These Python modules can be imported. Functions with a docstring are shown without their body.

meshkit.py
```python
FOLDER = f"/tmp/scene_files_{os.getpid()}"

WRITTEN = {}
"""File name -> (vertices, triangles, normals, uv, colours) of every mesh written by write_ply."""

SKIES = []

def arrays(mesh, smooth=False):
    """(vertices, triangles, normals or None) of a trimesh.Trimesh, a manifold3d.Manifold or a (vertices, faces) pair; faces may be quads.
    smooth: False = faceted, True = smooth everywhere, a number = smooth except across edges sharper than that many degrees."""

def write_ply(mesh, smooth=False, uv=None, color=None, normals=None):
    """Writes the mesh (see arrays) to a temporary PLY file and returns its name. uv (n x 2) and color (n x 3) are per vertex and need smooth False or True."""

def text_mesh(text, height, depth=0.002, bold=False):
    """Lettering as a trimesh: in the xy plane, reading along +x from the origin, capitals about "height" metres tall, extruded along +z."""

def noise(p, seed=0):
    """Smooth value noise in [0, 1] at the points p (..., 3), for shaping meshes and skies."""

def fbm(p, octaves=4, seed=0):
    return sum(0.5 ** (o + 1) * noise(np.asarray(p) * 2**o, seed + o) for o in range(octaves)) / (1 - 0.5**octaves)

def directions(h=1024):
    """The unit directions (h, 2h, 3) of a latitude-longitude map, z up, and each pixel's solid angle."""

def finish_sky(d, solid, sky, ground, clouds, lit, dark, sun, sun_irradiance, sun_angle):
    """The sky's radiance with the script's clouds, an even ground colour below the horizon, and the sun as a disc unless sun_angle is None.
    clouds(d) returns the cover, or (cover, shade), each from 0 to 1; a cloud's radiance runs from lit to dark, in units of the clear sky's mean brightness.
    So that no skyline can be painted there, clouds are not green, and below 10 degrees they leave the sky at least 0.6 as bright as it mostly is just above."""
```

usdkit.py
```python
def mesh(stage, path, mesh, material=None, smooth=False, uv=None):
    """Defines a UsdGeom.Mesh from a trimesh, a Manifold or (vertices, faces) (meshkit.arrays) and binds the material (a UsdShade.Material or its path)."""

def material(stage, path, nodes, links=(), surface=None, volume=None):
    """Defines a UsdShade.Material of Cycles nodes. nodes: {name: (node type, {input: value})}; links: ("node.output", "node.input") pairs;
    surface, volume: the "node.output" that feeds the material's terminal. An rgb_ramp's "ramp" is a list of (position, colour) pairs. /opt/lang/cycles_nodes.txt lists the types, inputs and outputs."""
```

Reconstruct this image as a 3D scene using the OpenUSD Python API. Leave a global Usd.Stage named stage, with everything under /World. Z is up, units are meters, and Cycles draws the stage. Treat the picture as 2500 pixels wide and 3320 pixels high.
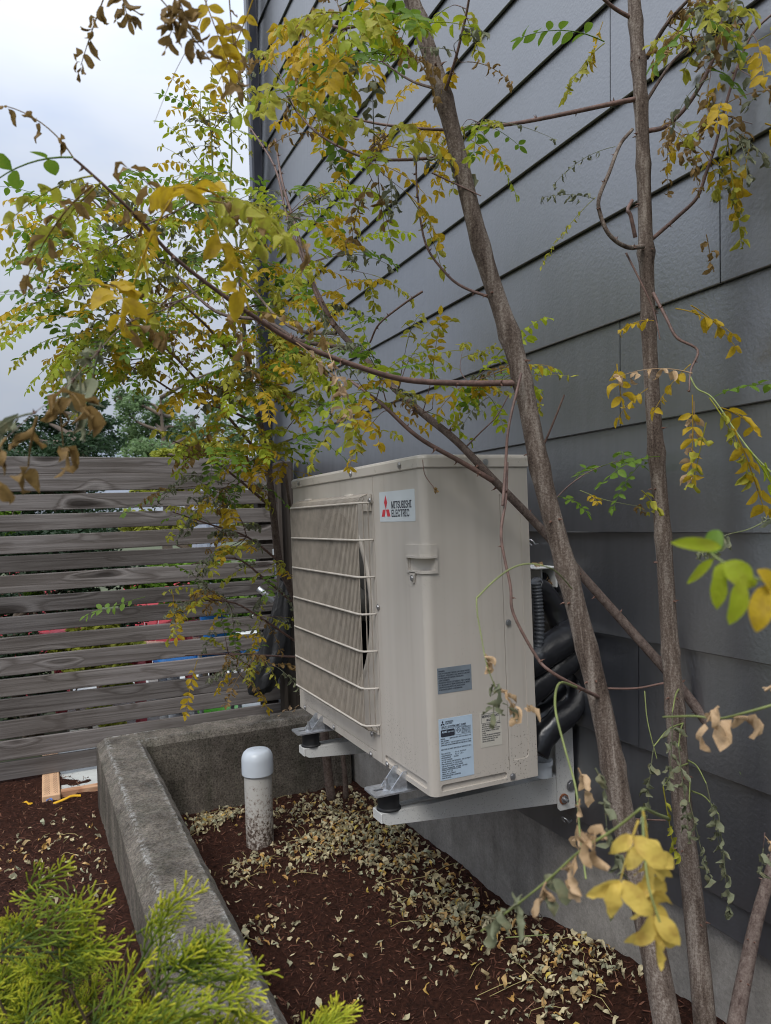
import math, random
import numpy as np
import trimesh, manifold3d as m3
from shapely.geometry import Polygon, Point, LineString, box as sbox
import usdkit, meshkit
from pxr import Usd, UsdGeom, UsdLux, UsdShade, Sdf, Gf, Vt

stage = Usd.Stage.CreateInMemory()
UsdGeom.SetStageUpAxis(stage, 'Z'); UsdGeom.SetStageMetersPerUnit(stage, 1.0)
UsdGeom.Xform.Define(stage, '/World'); UsdGeom.Scope.Define(stage, '/World/Looks')
PI = math.pi

# ---------------------------------------------------------------- camera
FPX = 2426.3                                  # focal length in units of a 2500 wide picture
YAW, PITCH, ROLL = 0.42938, 0.00593, -0.03597
CAM = np.array([-0.79976, -1.54199, 0.65580])
FW = np.array([math.sin(YAW) * math.cos(PITCH), math.cos(YAW) * math.cos(PITCH), math.sin(PITCH)])
_r0 = np.array([math.cos(YAW), -math.sin(YAW), 0]); _u0 = np.cross(_r0, FW)
RT = _r0 * math.cos(ROLL) + _u0 * math.sin(ROLL); UP = -_r0 * math.sin(ROLL) + _u0 * math.cos(ROLL)
cam = UsdGeom.Camera.Define(stage, '/World/camera')
mt = Gf.Matrix4d(*RT, 0, *UP, 0, *(-FW), 0, *CAM, 1)
cam.AddTransformOp().Set(mt)
HAP = 7.0
cam.CreateHorizontalApertureAttr(HAP); cam.CreateVerticalApertureAttr(HAP * 1024 / 771)
cam.CreateFocalLengthAttr(HAP * FPX / 2500); cam.CreateFStopAttr(1.9); cam.CreateFocusDistanceAttr(1.95)
cam.CreateClippingRangeAttr((0.02, 2000)); cam.CreateExposureAttr(0.62)

# ---------------------------------------------------------------- sky and sun
SUN = np.array([-0.42, -0.42, 0.80]); SUN /= np.linalg.norm(SUN)
el, rot = math.asin(SUN[2]), math.atan2(SUN[0], SUN[1])
usdkit.material(stage, '/World/Looks/sky', {
    'sky': ('sky_texture', {'sky_type': 'single_scattering', 'sun_disc': False, 'sun_elevation': el, 'sun_rotation': rot, 'altitude': 100.0}),
    'tc': ('texture_coordinate', {}),
    'mp': ('mapping', {'scale': (1.0, 1.0, 2.6)}),
    'n': ('noise_texture', {'scale': 2.1, 'detail': 6.0, 'roughness': 0.5}),
    'r': ('rgb_ramp', {'ramp': [(0.30, (5.0, 6.0, 8.1)), (0.50, (6.9, 7.5, 8.6)), (0.72, (8.0, 8.4, 9.1))]}),
    'm': ('mix', {'fac': 0.93}),
    # an overcast sky is brightest overhead and falls off evenly towards the horizon
    'sz': ('separate_xyz', {}), 'zc': ('clamp', {'min': 0.0, 'max': 1.0}), 'pw': ('math', {'math_type': 'power', 'value2': 2.0}), 'el': ('math', {'math_type': 'multiply_add', 'value2': 1.9, 'value3': 0.47}), 'mu': ('mix', {'mix_type': 'multiply', 'fac': 1.0, 'use_clamp': False}),
    'b': ('background_shader', {'strength': 0.09})},
    [('tc.generated', 'mp.vector'), ('mp.vector', 'n.vector'), ('n.fac', 'r.fac'), ('sky.color', 'm.color1'), ('r.color', 'm.color2'), ('tc.generated', 'sz.vector'), ('sz.z', 'zc.value'), ('zc.result', 'pw.value1'), ('pw.value', 'el.value1'), ('m.color', 'mu.color1'), ('el.value', 'mu.color2'), ('mu.color', 'b.color')], surface='b.background')
dome = UsdLux.DomeLight.Define(stage, '/World/sky')
UsdShade.MaterialBindingAPI.Apply(dome.GetPrim()).Bind(UsdShade.Material.Get(stage, '/World/Looks/sky'))
dome.GetPrim().SetCustomDataByKey('kind', 'structure')
sun = UsdLux.DistantLight.Define(stage, '/World/sun')
sun.CreateIntensityAttr(0.4); sun.CreateAngleAttr(25.0); sun.CreateNormalizeAttr(True); sun.CreateColorAttr(Gf.Vec3f(1, 0.97, 0.92))
_z = SUN; _x = np.cross([0, 0, 1], _z); _x /= np.linalg.norm(_x); _y = np.cross(_z, _x)
sun.AddTransformOp().Set(Gf.Matrix4d(*_x, 0, *_y, 0, *_z, 0, 0, 0, 0, 1))

# ---------------------------------------------------------------- helpers
def ray(px, py): return RT * (px - 1250) / FPX - UP * (py - 1660) / FPX + FW
def at(px, py, d): return CAM + d * ray(px, py)
def on(px, py, ax, v):
    d = ray(px, py); return CAM + d * ((v - CAM[ax]) / d[ax])
_names = {}
def path_for(parent, name):
    base = '/World' if parent is None else str(parent.GetPath())
    k = (base, name); n = _names.get(k, 0); _names[k] = n + 1
    return f'{base}/{name}' + (f'_{n:03d}' if n else '')
ORIG = {}
def tag(o, label=None, cat=None, group=None, kind=None):
    for k, v in (('label', label), ('category', cat), ('group', group), ('kind', kind)):
        if v: o.SetCustomDataByKey(k, v)
    return o
def thing(name, label, cat, loc=(0, 0, 0), group=None, kind=None):
    x = UsdGeom.Xform.Define(stage, path_for(None, name)); x.AddTranslateOp().Set(Gf.Vec3d(*map(float, loc)))
    o = x.GetPrim(); tag(o, label, cat, group, kind); ORIG[str(o.GetPath())] = np.array(loc, float); return o
def obj(name, mesh, mat, parent=None, smooth=30, label=None, kind=None, primvar=None):
    v, f, n = meshkit.arrays(mesh, smooth)
    if parent is not None:
        key = '/'.join(str(parent.GetPath()).split('/')[:3])
        v = v - ORIG.get(key, 0)
    m = UsdGeom.Mesh.Define(stage, path_for(parent, name))
    m.CreatePointsAttr(Vt.Vec3fArray.FromNumpy(v.astype(np.float32)))
    m.CreateFaceVertexCountsAttr(Vt.IntArray.FromNumpy(np.full(len(f), 3, np.int32)))
    m.CreateFaceVertexIndicesAttr(Vt.IntArray.FromNumpy(np.asarray(f).astype(np.int32).ravel()))
    m.CreateSubdivisionSchemeAttr('none')
    if n is not None:
        m.CreateNormalsAttr(Vt.Vec3fArray.FromNumpy(n.astype(np.float32))); m.SetNormalsInterpolation('vertex')
    if primvar is not None:
        UsdGeom.PrimvarsAPI(m).CreatePrimvar(primvar[0], Sdf.ValueTypeNames.FloatArray, 'vertex').Set(Vt.FloatArray.FromNumpy(np.asarray(primvar[1], np.float32)))
    UsdShade.MaterialBindingAPI.Apply(m.GetPrim()).Bind(MAT[mat])
    return tag(m.GetPrim(), label=label, kind=kind)
class MB:
    def __init__(s): s.v, s.f, s.n, s.a = [], [], 0, []
    def add(s, v, f, a=None):
        v = np.asarray(v, float); f = np.asarray(f, int)
        if f.shape[1] == 4: f = np.vstack([f[:, [0, 1, 2]], f[:, [0, 2, 3]]])
        s.v.append(v); s.f.append(f + s.n); s.n += len(v); s.a.append(np.zeros(len(v)) if a is None else np.asarray(a, float)); return s
    def tm(s, m): return s.add(*meshkit.arrays(m)[:2])
    def mesh(s): return np.vstack(s.v), np.vstack(s.f)
    def attr(s): return np.concatenate(s.a)
def rndbox(lo, hi, r=0.003):
    lo, hi = np.array(lo, float), np.array(hi, float)
    r = min(r, (hi - lo).min() * 0.45)
    pts = [[(lo[i] + r if not b >> i & 1 else hi[i] - r) + (r * (1 if b >> i & 1 else -1) if i == k else 0) for i in range(3)] for b in range(8) for k in range(3)]
    h = trimesh.convex.convex_hull(np.array(pts)); return h
def boxm(lo, hi):
    lo, hi = np.array(lo, float), np.array(hi, float)
    m = trimesh.creation.box(hi - lo); m.apply_translation((lo + hi) / 2); return m
def catmull(P, n=6):
    P = np.asarray(P, float)
    if len(P) < 3: return np.array([P[0] + (P[-1] - P[0]) * t for t in np.linspace(0, 1, n + 1)])
    Q = np.vstack([2 * P[0] - P[1], P, 2 * P[-1] - P[-2]]); out = []
    for i in range(1, len(Q) - 2):
        for t in np.linspace(0, 1, n, endpoint=False):
            a, b, c, d = Q[i - 1:i + 3]
            out.append(0.5 * (2 * b + (c - a) * t + (2 * a - 5 * b + 4 * c - d) * t * t + (-a + 3 * b - 3 * c + d) * t ** 3))
    out.append(P[-1]); return np.array(out)
def tube(P, R, k=8, caps=True, bump=None):
    P = np.asarray(P, float); n = len(P); R = np.broadcast_to(np.asarray(R, float), (n,))
    T = np.gradient(P, axis=0); T /= np.maximum(np.linalg.norm(T, axis=1, keepdims=True), 1e-12)
    u = np.cross(T[0], [0.31, 0.57, 0.76]); u /= np.linalg.norm(u); rings = []
    a = np.arange(k) * 2 * PI / k
    for i in range(n):
        u = u - T[i] * (u @ T[i]); u /= np.linalg.norm(u); w = np.cross(T[i], u)
        rr = R[i] if bump is None else R[i] * bump(i, a)
        rings.append(P[i] + (np.cos(a) * rr)[:, None] * u + (np.sin(a) * rr)[:, None] * w)
    V = np.vstack(rings); i, j = np.meshgrid(np.arange(n - 1), np.arange(k), indexing='ij'); i, j = i.ravel(), j.ravel(); j2 = (j + 1) % k
    F = np.vstack([np.stack([i * k + j, i * k + j2, (i + 1) * k + j2], 1), np.stack([i * k + j, (i + 1) * k + j2, (i + 1) * k + j], 1)])
    if caps:
        V = np.vstack([V, P[0], P[-1]]); c0, c1 = n * k, n * k + 1; jj = np.arange(k); j3 = (jj + 1) % k
        F = np.vstack([F, np.stack([np.full(k, c0), j3, jj], 1), np.stack([np.full(k, c1), (n - 1) * k + jj, (n - 1) * k + j3], 1)])
    return V, F
def frame_to(m, x, y, z, o):
    T = np.eye(4); T[:3, 0], T[:3, 1], T[:3, 2], T[:3, 3] = x, y, z, o; m = m.copy(); m.apply_transform(T); return m
def unit(v): v = np.asarray(v, float); return v / max(np.linalg.norm(v), 1e-12)
def man(m):
    v, f, _ = meshkit.arrays(m); return m3.Manifold(m3.Mesh(np.asarray(v, np.float32), np.asarray(f, np.uint32)))
def rpoly(x0, y0, x1, y1, r): return sbox(x0 + r, y0 + r, x1 - r, y1 - r).buffer(r, quad_segs=6)
def extr(poly, h): return trimesh.creation.extrude_polygon(poly, h, engine='earcut')

# ---------------------------------------------------------------- materials
MAT = {}
def mat(name, nodes, links, surface='p.BSDF'):
    MAT[name] = usdkit.material(stage, f'/World/Looks/{name}', nodes, links, surface=surface)
def paint(name, col, rough=0.5, metal=0.0, spec=0.5, var=0.12, scale=8.0, bump=0.0, bscale=200.0, coat=0.0):
    c = np.array(col)
    nodes = {'g': ('geometry', {}), 'n': ('noise_texture', {'scale': scale, 'detail': 5.0, 'roughness': 0.6}),
             'r': ('rgb_ramp', {'ramp': [(0.3, tuple(c * (1 - var))), (0.7, tuple(np.minimum(c * (1 + var), 0.95)))]}),
             'p': ('principled_bsdf', {'roughness': rough, 'metallic': metal, 'specular_ior_level': spec, 'coat_weight': coat})}
    links = [('g.position', 'n.vector'), ('n.fac', 'r.fac'), ('r.color', 'p.base_color')]
    if bump:
        nodes['bn'] = ('noise_texture', {'scale': bscale, 'detail': 3.0}); nodes['b'] = ('bump', {'strength': 1.0, 'distance': bump})
        links += [('g.position', 'bn.vector'), ('bn.fac', 'b.height'), ('b.normal', 'p.normal')]
    mat(name, nodes, links)
paint('dark_metal', (0.02, 0.02, 0.022), 0.5)
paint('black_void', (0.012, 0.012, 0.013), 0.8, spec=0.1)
paint('galvanised', (0.55, 0.57, 0.6), 0.35, metal=0.85, var=0.25, scale=120)
paint('screw_metal', (0.45, 0.45, 0.46), 0.35, metal=0.9)
paint('rust', (0.25, 0.09, 0.04), 0.8, var=0.3, scale=150)
paint('rubber', (0.015, 0.015, 0.016), 0.55, bump=0.0006, bscale=150)
paint('black_wrap', (0.012, 0.012, 0.014), 0.27, spec=0.55, bump=0.005, bscale=16)
paint('black_cloth', (0.012, 0.012, 0.013), 0.55, bump=0.003, bscale=30)
paint('conduit', (0.07, 0.075, 0.085), 0.5)
paint('white_plastic', (0.62, 0.62, 0.60), 0.45)
paint('box_grey', (0.42, 0.45, 0.48), 0.5, bump=0.0004, bscale=60)
paint('fan_grey', (0.13, 0.125, 0.115), 0.55)
paint('grille_wire', (0.47, 0.425, 0.37), 0.45, var=0.15, scale=30)
paint('upright_wire', (0.27, 0.235, 0.195), 0.5, var=0.2, scale=30)
paint('downspout_black', (0.012, 0.013, 0.02), 0.28, spec=0.6)
paint('logo_red', (0.55, 0.035, 0.05), 0.45); paint('ink', (0.025, 0.028, 0.04), 0.5)
paint('sticker_white', (0.56, 0.60, 0.62), 0.35, var=0.04); paint('sticker_silver', (0.17, 0.20, 0.23), 0.35, var=0.15, scale=25)
paint('sticker_blue', (0.42, 0.52, 0.62), 0.4, var=0.05); paint('sticker_beige', (0.50, 0.47, 0.41), 0.45, var=0.04)
paint('red_paint', (0.50, 0.06, 0.08), 0.5); paint('toy_blue', (0.03, 0.27, 0.72), 0.35); paint('toy_green', (0.12, 0.60, 0.03), 0.35)
paint('tan_plank', (0.50, 0.34, 0.25), 0.7, var=0.2, scale=14); paint('grey_fabric', (0.30, 0.33, 0.40), 0.8, var=0.15)
paint('toy_white', (0.62, 0.63, 0.65), 0.5)
paint('yellow_strap', (0.65, 0.36, 0.02), 0.5); paint('blue_strap', (0.10, 0.18, 0.45), 0.5)
paint('paving_slab', (0.46, 0.47, 0.45), 0.85, var=0.12, scale=5, bump=0.002, bscale=60)
paint('gravel_joint', (0.16, 0.145, 0.13), 0.9, var=0.6, scale=120, bump=0.01, bscale=90)
paint('bark_young', (0.13, 0.075, 0.06), 0.6, var=0.4, scale=60, bump=0.001, bscale=200)
paint('twig_green', (0.17, 0.20, 0.06), 0.6, var=0.3, scale=40)
paint('shrub_wood', (0.14, 0.095, 0.06), 0.8, var=0.3, scale=60)
paint('far_bark', (0.10, 0.075, 0.055), 0.9, var=0.3)

# cabinet paint: beige enamel, faint vertical streaks and dark specks that gather low on the panels
mat('cabinet', {
    'g': ('geometry', {}), 'mp': ('mapping', {'scale': (26.0, 26.0, 1.1)}), 'n': ('noise_texture', {'scale': 1.0, 'detail': 4.0, 'roughness': 0.6}),
    'r': ('rgb_ramp', {'ramp': [(0.22, (0.385, 0.343, 0.297)), (0.42, (0.45, 0.408, 0.358)), (0.6, (0.47, 0.428, 0.378)), (0.8, (0.485, 0.442, 0.392))]}),
    'v': ('noise_texture', {'scale': 210.0, 'detail': 2.0, 'roughness': 0.5}), 'vr': ('map_range', {'from_min': 0.61, 'from_max': 0.66, 'to_min': 0.0, 'to_max': 1.0, 'clamp': True}),
    'lw': ('noise_texture', {'scale': 7.0, 'detail': 3.0}), 'lr': ('map_range', {'from_min': 0.48, 'from_max': 0.68, 'to_min': 0.0, 'to_max': 1.0, 'clamp': True}),
    'sz': ('separate_xyz', {}), 'zr': ('map_range', {'from_min': 0.30, 'from_max': 0.02, 'to_min': 0.12, 'to_max': 0.95, 'clamp': True}),
    'm1': ('math', {'math_type': 'multiply'}), 'm2': ('math', {'math_type': 'multiply'}),
    'mx': ('mix', {'color2': (0.05, 0.04, 0.03)}), 'p': ('principled_bsdf', {'roughness': 0.42, 'specular_ior_level': 0.45}),
    'bn': ('noise_texture', {'scale': 6.0, 'detail': 1.0}), 'b': ('bump', {'strength': 1.0, 'distance': 0.002})},
    [('g.position', 'mp.vector'), ('mp.vector', 'n.vector'), ('n.fac', 'r.fac'), ('g.position', 'v.vector'), ('v.fac', 'vr.value'), ('g.position', 'lw.vector'), ('lw.fac', 'lr.value'),
     ('g.position', 'sz.vector'), ('sz.z', 'zr.value'), ('vr.result', 'm1.value1'), ('lr.result', 'm1.value2'), ('m1.value', 'm2.value1'), ('zr.result', 'm2.value2'), ('m2.value', 'mx.fac'),
     ('r.color', 'mx.color1'), ('mx.color', 'p.base_color'), ('g.position', 'bn.vector'), ('bn.fac', 'b.height'), ('b.normal', 'p.normal')])
mat('lid_paint', {
    'g': ('geometry', {}), 'v': ('noise_texture', {'scale': 60.0, 'detail': 6.0, 'roughness': 0.75}), 'vr': ('map_range', {'from_min': 0.56, 'from_max': 0.66, 'to_min': 0.0, 'to_max': 1.0, 'clamp': True}),
    'lw': ('noise_texture', {'scale': 9.0, 'detail': 2.0}), 'lr': ('map_range', {'from_min': 0.50, 'from_max': 0.62, 'to_min': 0.0, 'to_max': 0.85, 'clamp': True}), 'm1': ('math', {'math_type': 'multiply'}),
    'mx': ('mix', {'color1': (0.50, 0.455, 0.40), 'color2': (0.13, 0.10, 0.08)}), 'p': ('principled_bsdf', {'roughness': 0.42})},
    [('g.position', 'v.vector'), ('v.fac', 'vr.value'), ('g.position', 'lw.vector'), ('lw.fac', 'lr.value'), ('vr.result', 'm1.value1'), ('lr.result', 'm1.value2'), ('m1.value', 'mx.fac'), ('mx.color', 'p.base_color')])
# bracket: white powder coat with dark specks
mat('bracket_white', {
    'g': ('geometry', {}), 'v': ('noise_texture', {'scale': 260.0, 'detail': 2.0}), 'vr': ('map_range', {'from_min': 0.62, 'from_max': 0.72, 'to_min': 0.0, 'to_max': 0.55, 'clamp': True}),
    'mx': ('mix', {'color1': (0.56, 0.555, 0.53), 'color2': (0.12, 0.11, 0.1)}), 'p': ('principled_bsdf', {'roughness': 0.4})},
    [('g.position', 'v.vector'), ('v.fac', 'vr.value'), ('vr.result', 'mx.fac'), ('mx.color', 'p.base_color')])
# fibre cement boards, dark grey paint with an orange-peel relief
mat('siding_paint', {
    'g': ('geometry', {}), 'n': ('noise_texture', {'scale': 3.0, 'detail': 4.0}), 'r': ('rgb_ramp', {'ramp': [(0.3, (0.015, 0.016, 0.019)), (0.7, (0.020, 0.021, 0.025))]}),
    'mp': ('mapping', {'scale': (9.0, 9.0, 0.9)}), 'rn': ('noise_texture', {'scale': 1.0, 'detail': 5.0, 'roughness': 0.6}), 'rr': ('map_range', {'from_min': 0.3, 'from_max': 0.7, 'to_min': 0.31, 'to_max': 0.37}),
    'bn': ('noise_texture', {'scale': 120.0, 'detail': 2.0, 'roughness': 0.5}), 'b': ('bump', {'strength': 0.7, 'distance': 0.0008}),
    'wn': ('noise_texture', {'scale': 4.0, 'detail': 1.0}), 'b2': ('bump', {'strength': 0.5, 'distance': 0.0035}),
    'p': ('principled_bsdf', {'ior': 3.1, 'specular_ior_level': 0.5})},
    [('g.position', 'n.vector'), ('n.fac', 'r.fac'), ('r.color', 'p.base_color'), ('g.position', 'mp.vector'), ('mp.vector', 'rn.vector'), ('rn.fac', 'rr.value'), ('rr.result', 'p.roughness'),
     ('g.position', 'bn.vector'), ('bn.fac', 'b.height'), ('g.position', 'wn.vector'), ('wn.fac', 'b2.height'), ('b2.normal', 'b.normal'), ('b.normal', 'p.normal')])
paint('sheathing', (0.015, 0.015, 0.017), 0.9)
# poured concrete: blotches, vertical weather streaks, pores; "chalk" marks the rubbed edges
def concrete(name, dark, light, streak=0.6, chalk=True, moss=(0.06, 0.06, 0.04), grit=1.0):
    gr = lambda v: tuple(1 + (c - 1) * grit for c in v)
    nodes = {
        'g': ('geometry', {}), 'n1': ('noise_texture', {'scale': 7.0, 'detail': 9.0, 'roughness': 0.72}), 'r1': ('rgb_ramp', {'ramp': [(0.34, dark), (0.66, light)]}),
        'mp': ('mapping', {'scale': (16.0, 16.0, 1.3)}), 'n2': ('noise_texture', {'scale': 1.0, 'detail': 5.0, 'roughness': 0.6}),
        'r2': ('map_range', {'from_min': 0.45, 'from_max': 0.72, 'to_min': 0.0, 'to_max': streak, 'clamp': True}), 'mx': ('mix', {'color2': moss}),
        'n3': ('noise_texture', {'scale': 130.0, 'detail': 5.0, 'roughness': 0.75}), 'r3': ('rgb_ramp', {'ramp': [(0.36, gr((0.30, 0.29, 0.28))), (0.47, gr((0.85, 0.85, 0.85))), (0.56, gr((1.1, 1.1, 1.1))), (0.66, gr((1.55, 1.55, 1.55)))]}),
        'mu': ('mix', {'mix_type': 'multiply', 'fac': 1.0}), 'b': ('bump', {'strength': 0.9, 'distance': 0.006 * grit}), 'p': ('principled_bsdf', {'roughness': 0.9, 'specular_ior_level': 0.25})}
    links = [('g.position', 'n1.vector'), ('n1.fac', 'r1.fac'), ('g.position', 'mp.vector'), ('mp.vector', 'n2.vector'), ('n2.fac', 'r2.value'), ('r2.result', 'mx.fac'), ('r1.color', 'mx.color1'),
             ('g.position', 'n3.vector'), ('n3.fac', 'r3.fac'), ('mx.color', 'mu.color1'), ('r3.color', 'mu.color2'), ('n3.fac', 'b.height'), ('b.normal', 'p.normal')]
    if chalk:
        nodes |= {'at': ('attribute', {'attribute': 'chalk'}), 'n4': ('noise_texture', {'scale': 60.0, 'detail': 6.0, 'roughness': 0.75}), 'r4': ('map_range', {'from_min': 0.46, 'from_max': 0.66, 'to_min': 0.0, 'to_max': 0.85, 'clamp': True}),
                  'mm': ('math', {'math_type': 'multiply'}), 'mc': ('mix', {'color2': (0.48, 0.48, 0.46)})}
        links += [('g.position', 'n4.vector'), ('n4.fac', 'r4.value'), ('r4.result', 'mm.value1'), ('at.fac', 'mm.value2'), ('mm.value', 'mc.fac'), ('mu.color', 'mc.color1'), ('mc.color', 'p.base_color')]
    else: links += [('mu.color', 'p.base_color')]
    mat(name, nodes, links)
concrete('old_concrete', (0.060, 0.050, 0.040), (0.215, 0.185, 0.152))
concrete('foundation_concrete', (0.22, 0.205, 0.185), (0.36, 0.335, 0.305), streak=0.35, chalk=False, moss=(0.12, 0.115, 0.10), grit=0.28)
# PVC standpipe with splashed soil
mat('pvc', {
    'g': ('geometry', {}), 'n': ('noise_texture', {'scale': 75.0, 'detail': 5.0, 'roughness': 0.75}), 'sz': ('separate_xyz', {}),
    'zr': ('map_range', {'from_min': -0.34, 'from_max': -0.60, 'to_min': -0.10, 'to_max': 0.12, 'clamp': True}), 'ad': ('math', {'math_type': 'add'}),
    'r': ('rgb_ramp', {'ramp': [(0.50, (0.52, 0.50, 0.46)), (0.58, (0.33, 0.28, 0.24)), (0.66, (0.06, 0.04, 0.03))]}), 'p': ('principled_bsdf', {'roughness': 0.5})},
    [('g.position', 'n.vector'), ('g.position', 'sz.vector'), ('sz.z', 'zr.value'), ('n.fac', 'ad.value1'), ('zr.result', 'ad.value2'), ('ad.value', 'r.fac'), ('r.color', 'p.base_color')])
paint('pvc_cap', (0.60, 0.64, 0.68), 0.32, var=0.05)
# weathered softwood: long grain, knots
def wood(name, c0, c1, c2, knot=(0.02, 0.015, 0.012), axis=0, rough=0.85):
    s = [34.0, 34.0, 34.0]; s[axis] = 1.3
    ks = [12.0, 12.0, 12.0]; ks[axis] = 3.4
    mat(name, {
        'g': ('geometry', {}), 'oi': ('object_info', {}), 'of': ('math', {'math_type': 'multiply', 'value2': 37.0}), 'cx': ('combine_xyz', {}), 'ad': ('mix', {'mix_type': 'add', 'fac': 1.0, 'use_clamp': False}),
        'mp': ('mapping', {'scale': tuple(s)}), 'n': ('noise_texture', {'scale': 1.0, 'detail': 6.0, 'roughness': 0.62, 'distortion': 0.6}),
        'mk': ('mapping', {'scale': tuple(ks)}), 'k': ('noise_texture', {'scale': 1.0, 'detail': 0.0}), 'kr': ('map_range', {'from_min': 0.75, 'from_max': 0.83, 'to_min': 0.0, 'to_max': 0.92, 'clamp': True}),
        'ka': ('map_range', {'from_min': 0.62, 'from_max': 0.9, 'to_min': 0.0, 'to_max': 1.3, 'clamp': True}), 'an': ('math', {'math_type': 'add'}),
        'wf': ('math', {'math_type': 'multiply', 'value2': 3.2}), 'fr': ('math', {'math_type': 'pingpong', 'value2': 1.0}),
        'r': ('rgb_ramp', {'ramp': [(0.1, c0), (0.5, c1), (0.95, c2)]}),
        'lo': ('noise_texture', {'scale': 2.2, 'detail': 4.0}), 'lr': ('rgb_ramp', {'ramp': [(0.3, (0.72, 0.7, 0.68)), (0.7, (1.15, 1.15, 1.18))]}), 'mu': ('mix', {'mix_type': 'multiply', 'fac': 1.0}),
        'tr': ('map_range', {'from_min': 0.0, 'from_max': 1.0, 'to_min': 0.66, 'to_max': 1.22}), 'mt': ('mix', {'mix_type': 'multiply', 'fac': 1.0}),
        'mx': ('mix', {'color2': knot}), 'b': ('bump', {'strength': 0.7, 'distance': 0.0025}), 'p': ('principled_bsdf', {'roughness': rough, 'specular_ior_level': 0.25})},
        [('oi.random', 'of.value1'), ('of.value', 'cx.x'), ('of.value', 'cx.y'), ('of.value', 'cx.z'), ('g.position', 'ad.color1'), ('cx.vector', 'ad.color2'), ('ad.color', 'mp.vector'), ('mp.vector', 'n.vector'), ('ad.color', 'mk.vector'), ('mk.vector', 'k.vector'),
         ('k.fac', 'kr.value'), ('k.fac', 'ka.value'), ('n.fac', 'an.value1'), ('ka.result', 'an.value2'), ('an.value', 'wf.value1'), ('wf.value', 'fr.value1'), ('fr.value', 'r.fac'),
         ('ad.color', 'lo.vector'), ('lo.fac', 'lr.fac'), ('r.color', 'mu.color1'), ('lr.color', 'mu.color2'), ('oi.random', 'tr.value'), ('mu.color', 'mt.color1'), ('tr.result', 'mt.color2'),
         ('mt.color', 'mx.color1'), ('kr.result', 'mx.fac'), ('mx.color', 'p.base_color'), ('fr.value', 'b.height'), ('b.normal', 'p.normal')])
wood('fence_wood', (0.108, 0.094, 0.085), (0.158, 0.142, 0.132), (0.192, 0.175, 0.163))
wood('post_wood', (0.05, 0.04, 0.033), (0.08, 0.066, 0.056), (0.10, 0.086, 0.074), axis=2)
wood('fresh_wood', (0.40, 0.20, 0.11), (0.52, 0.29, 0.17), (0.58, 0.36, 0.22), knot=(0.15, 0.06, 0.03))
paint('fresh_tie', (0.58, 0.36, 0.21), 0.75, var=0.12, scale=12)
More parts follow.
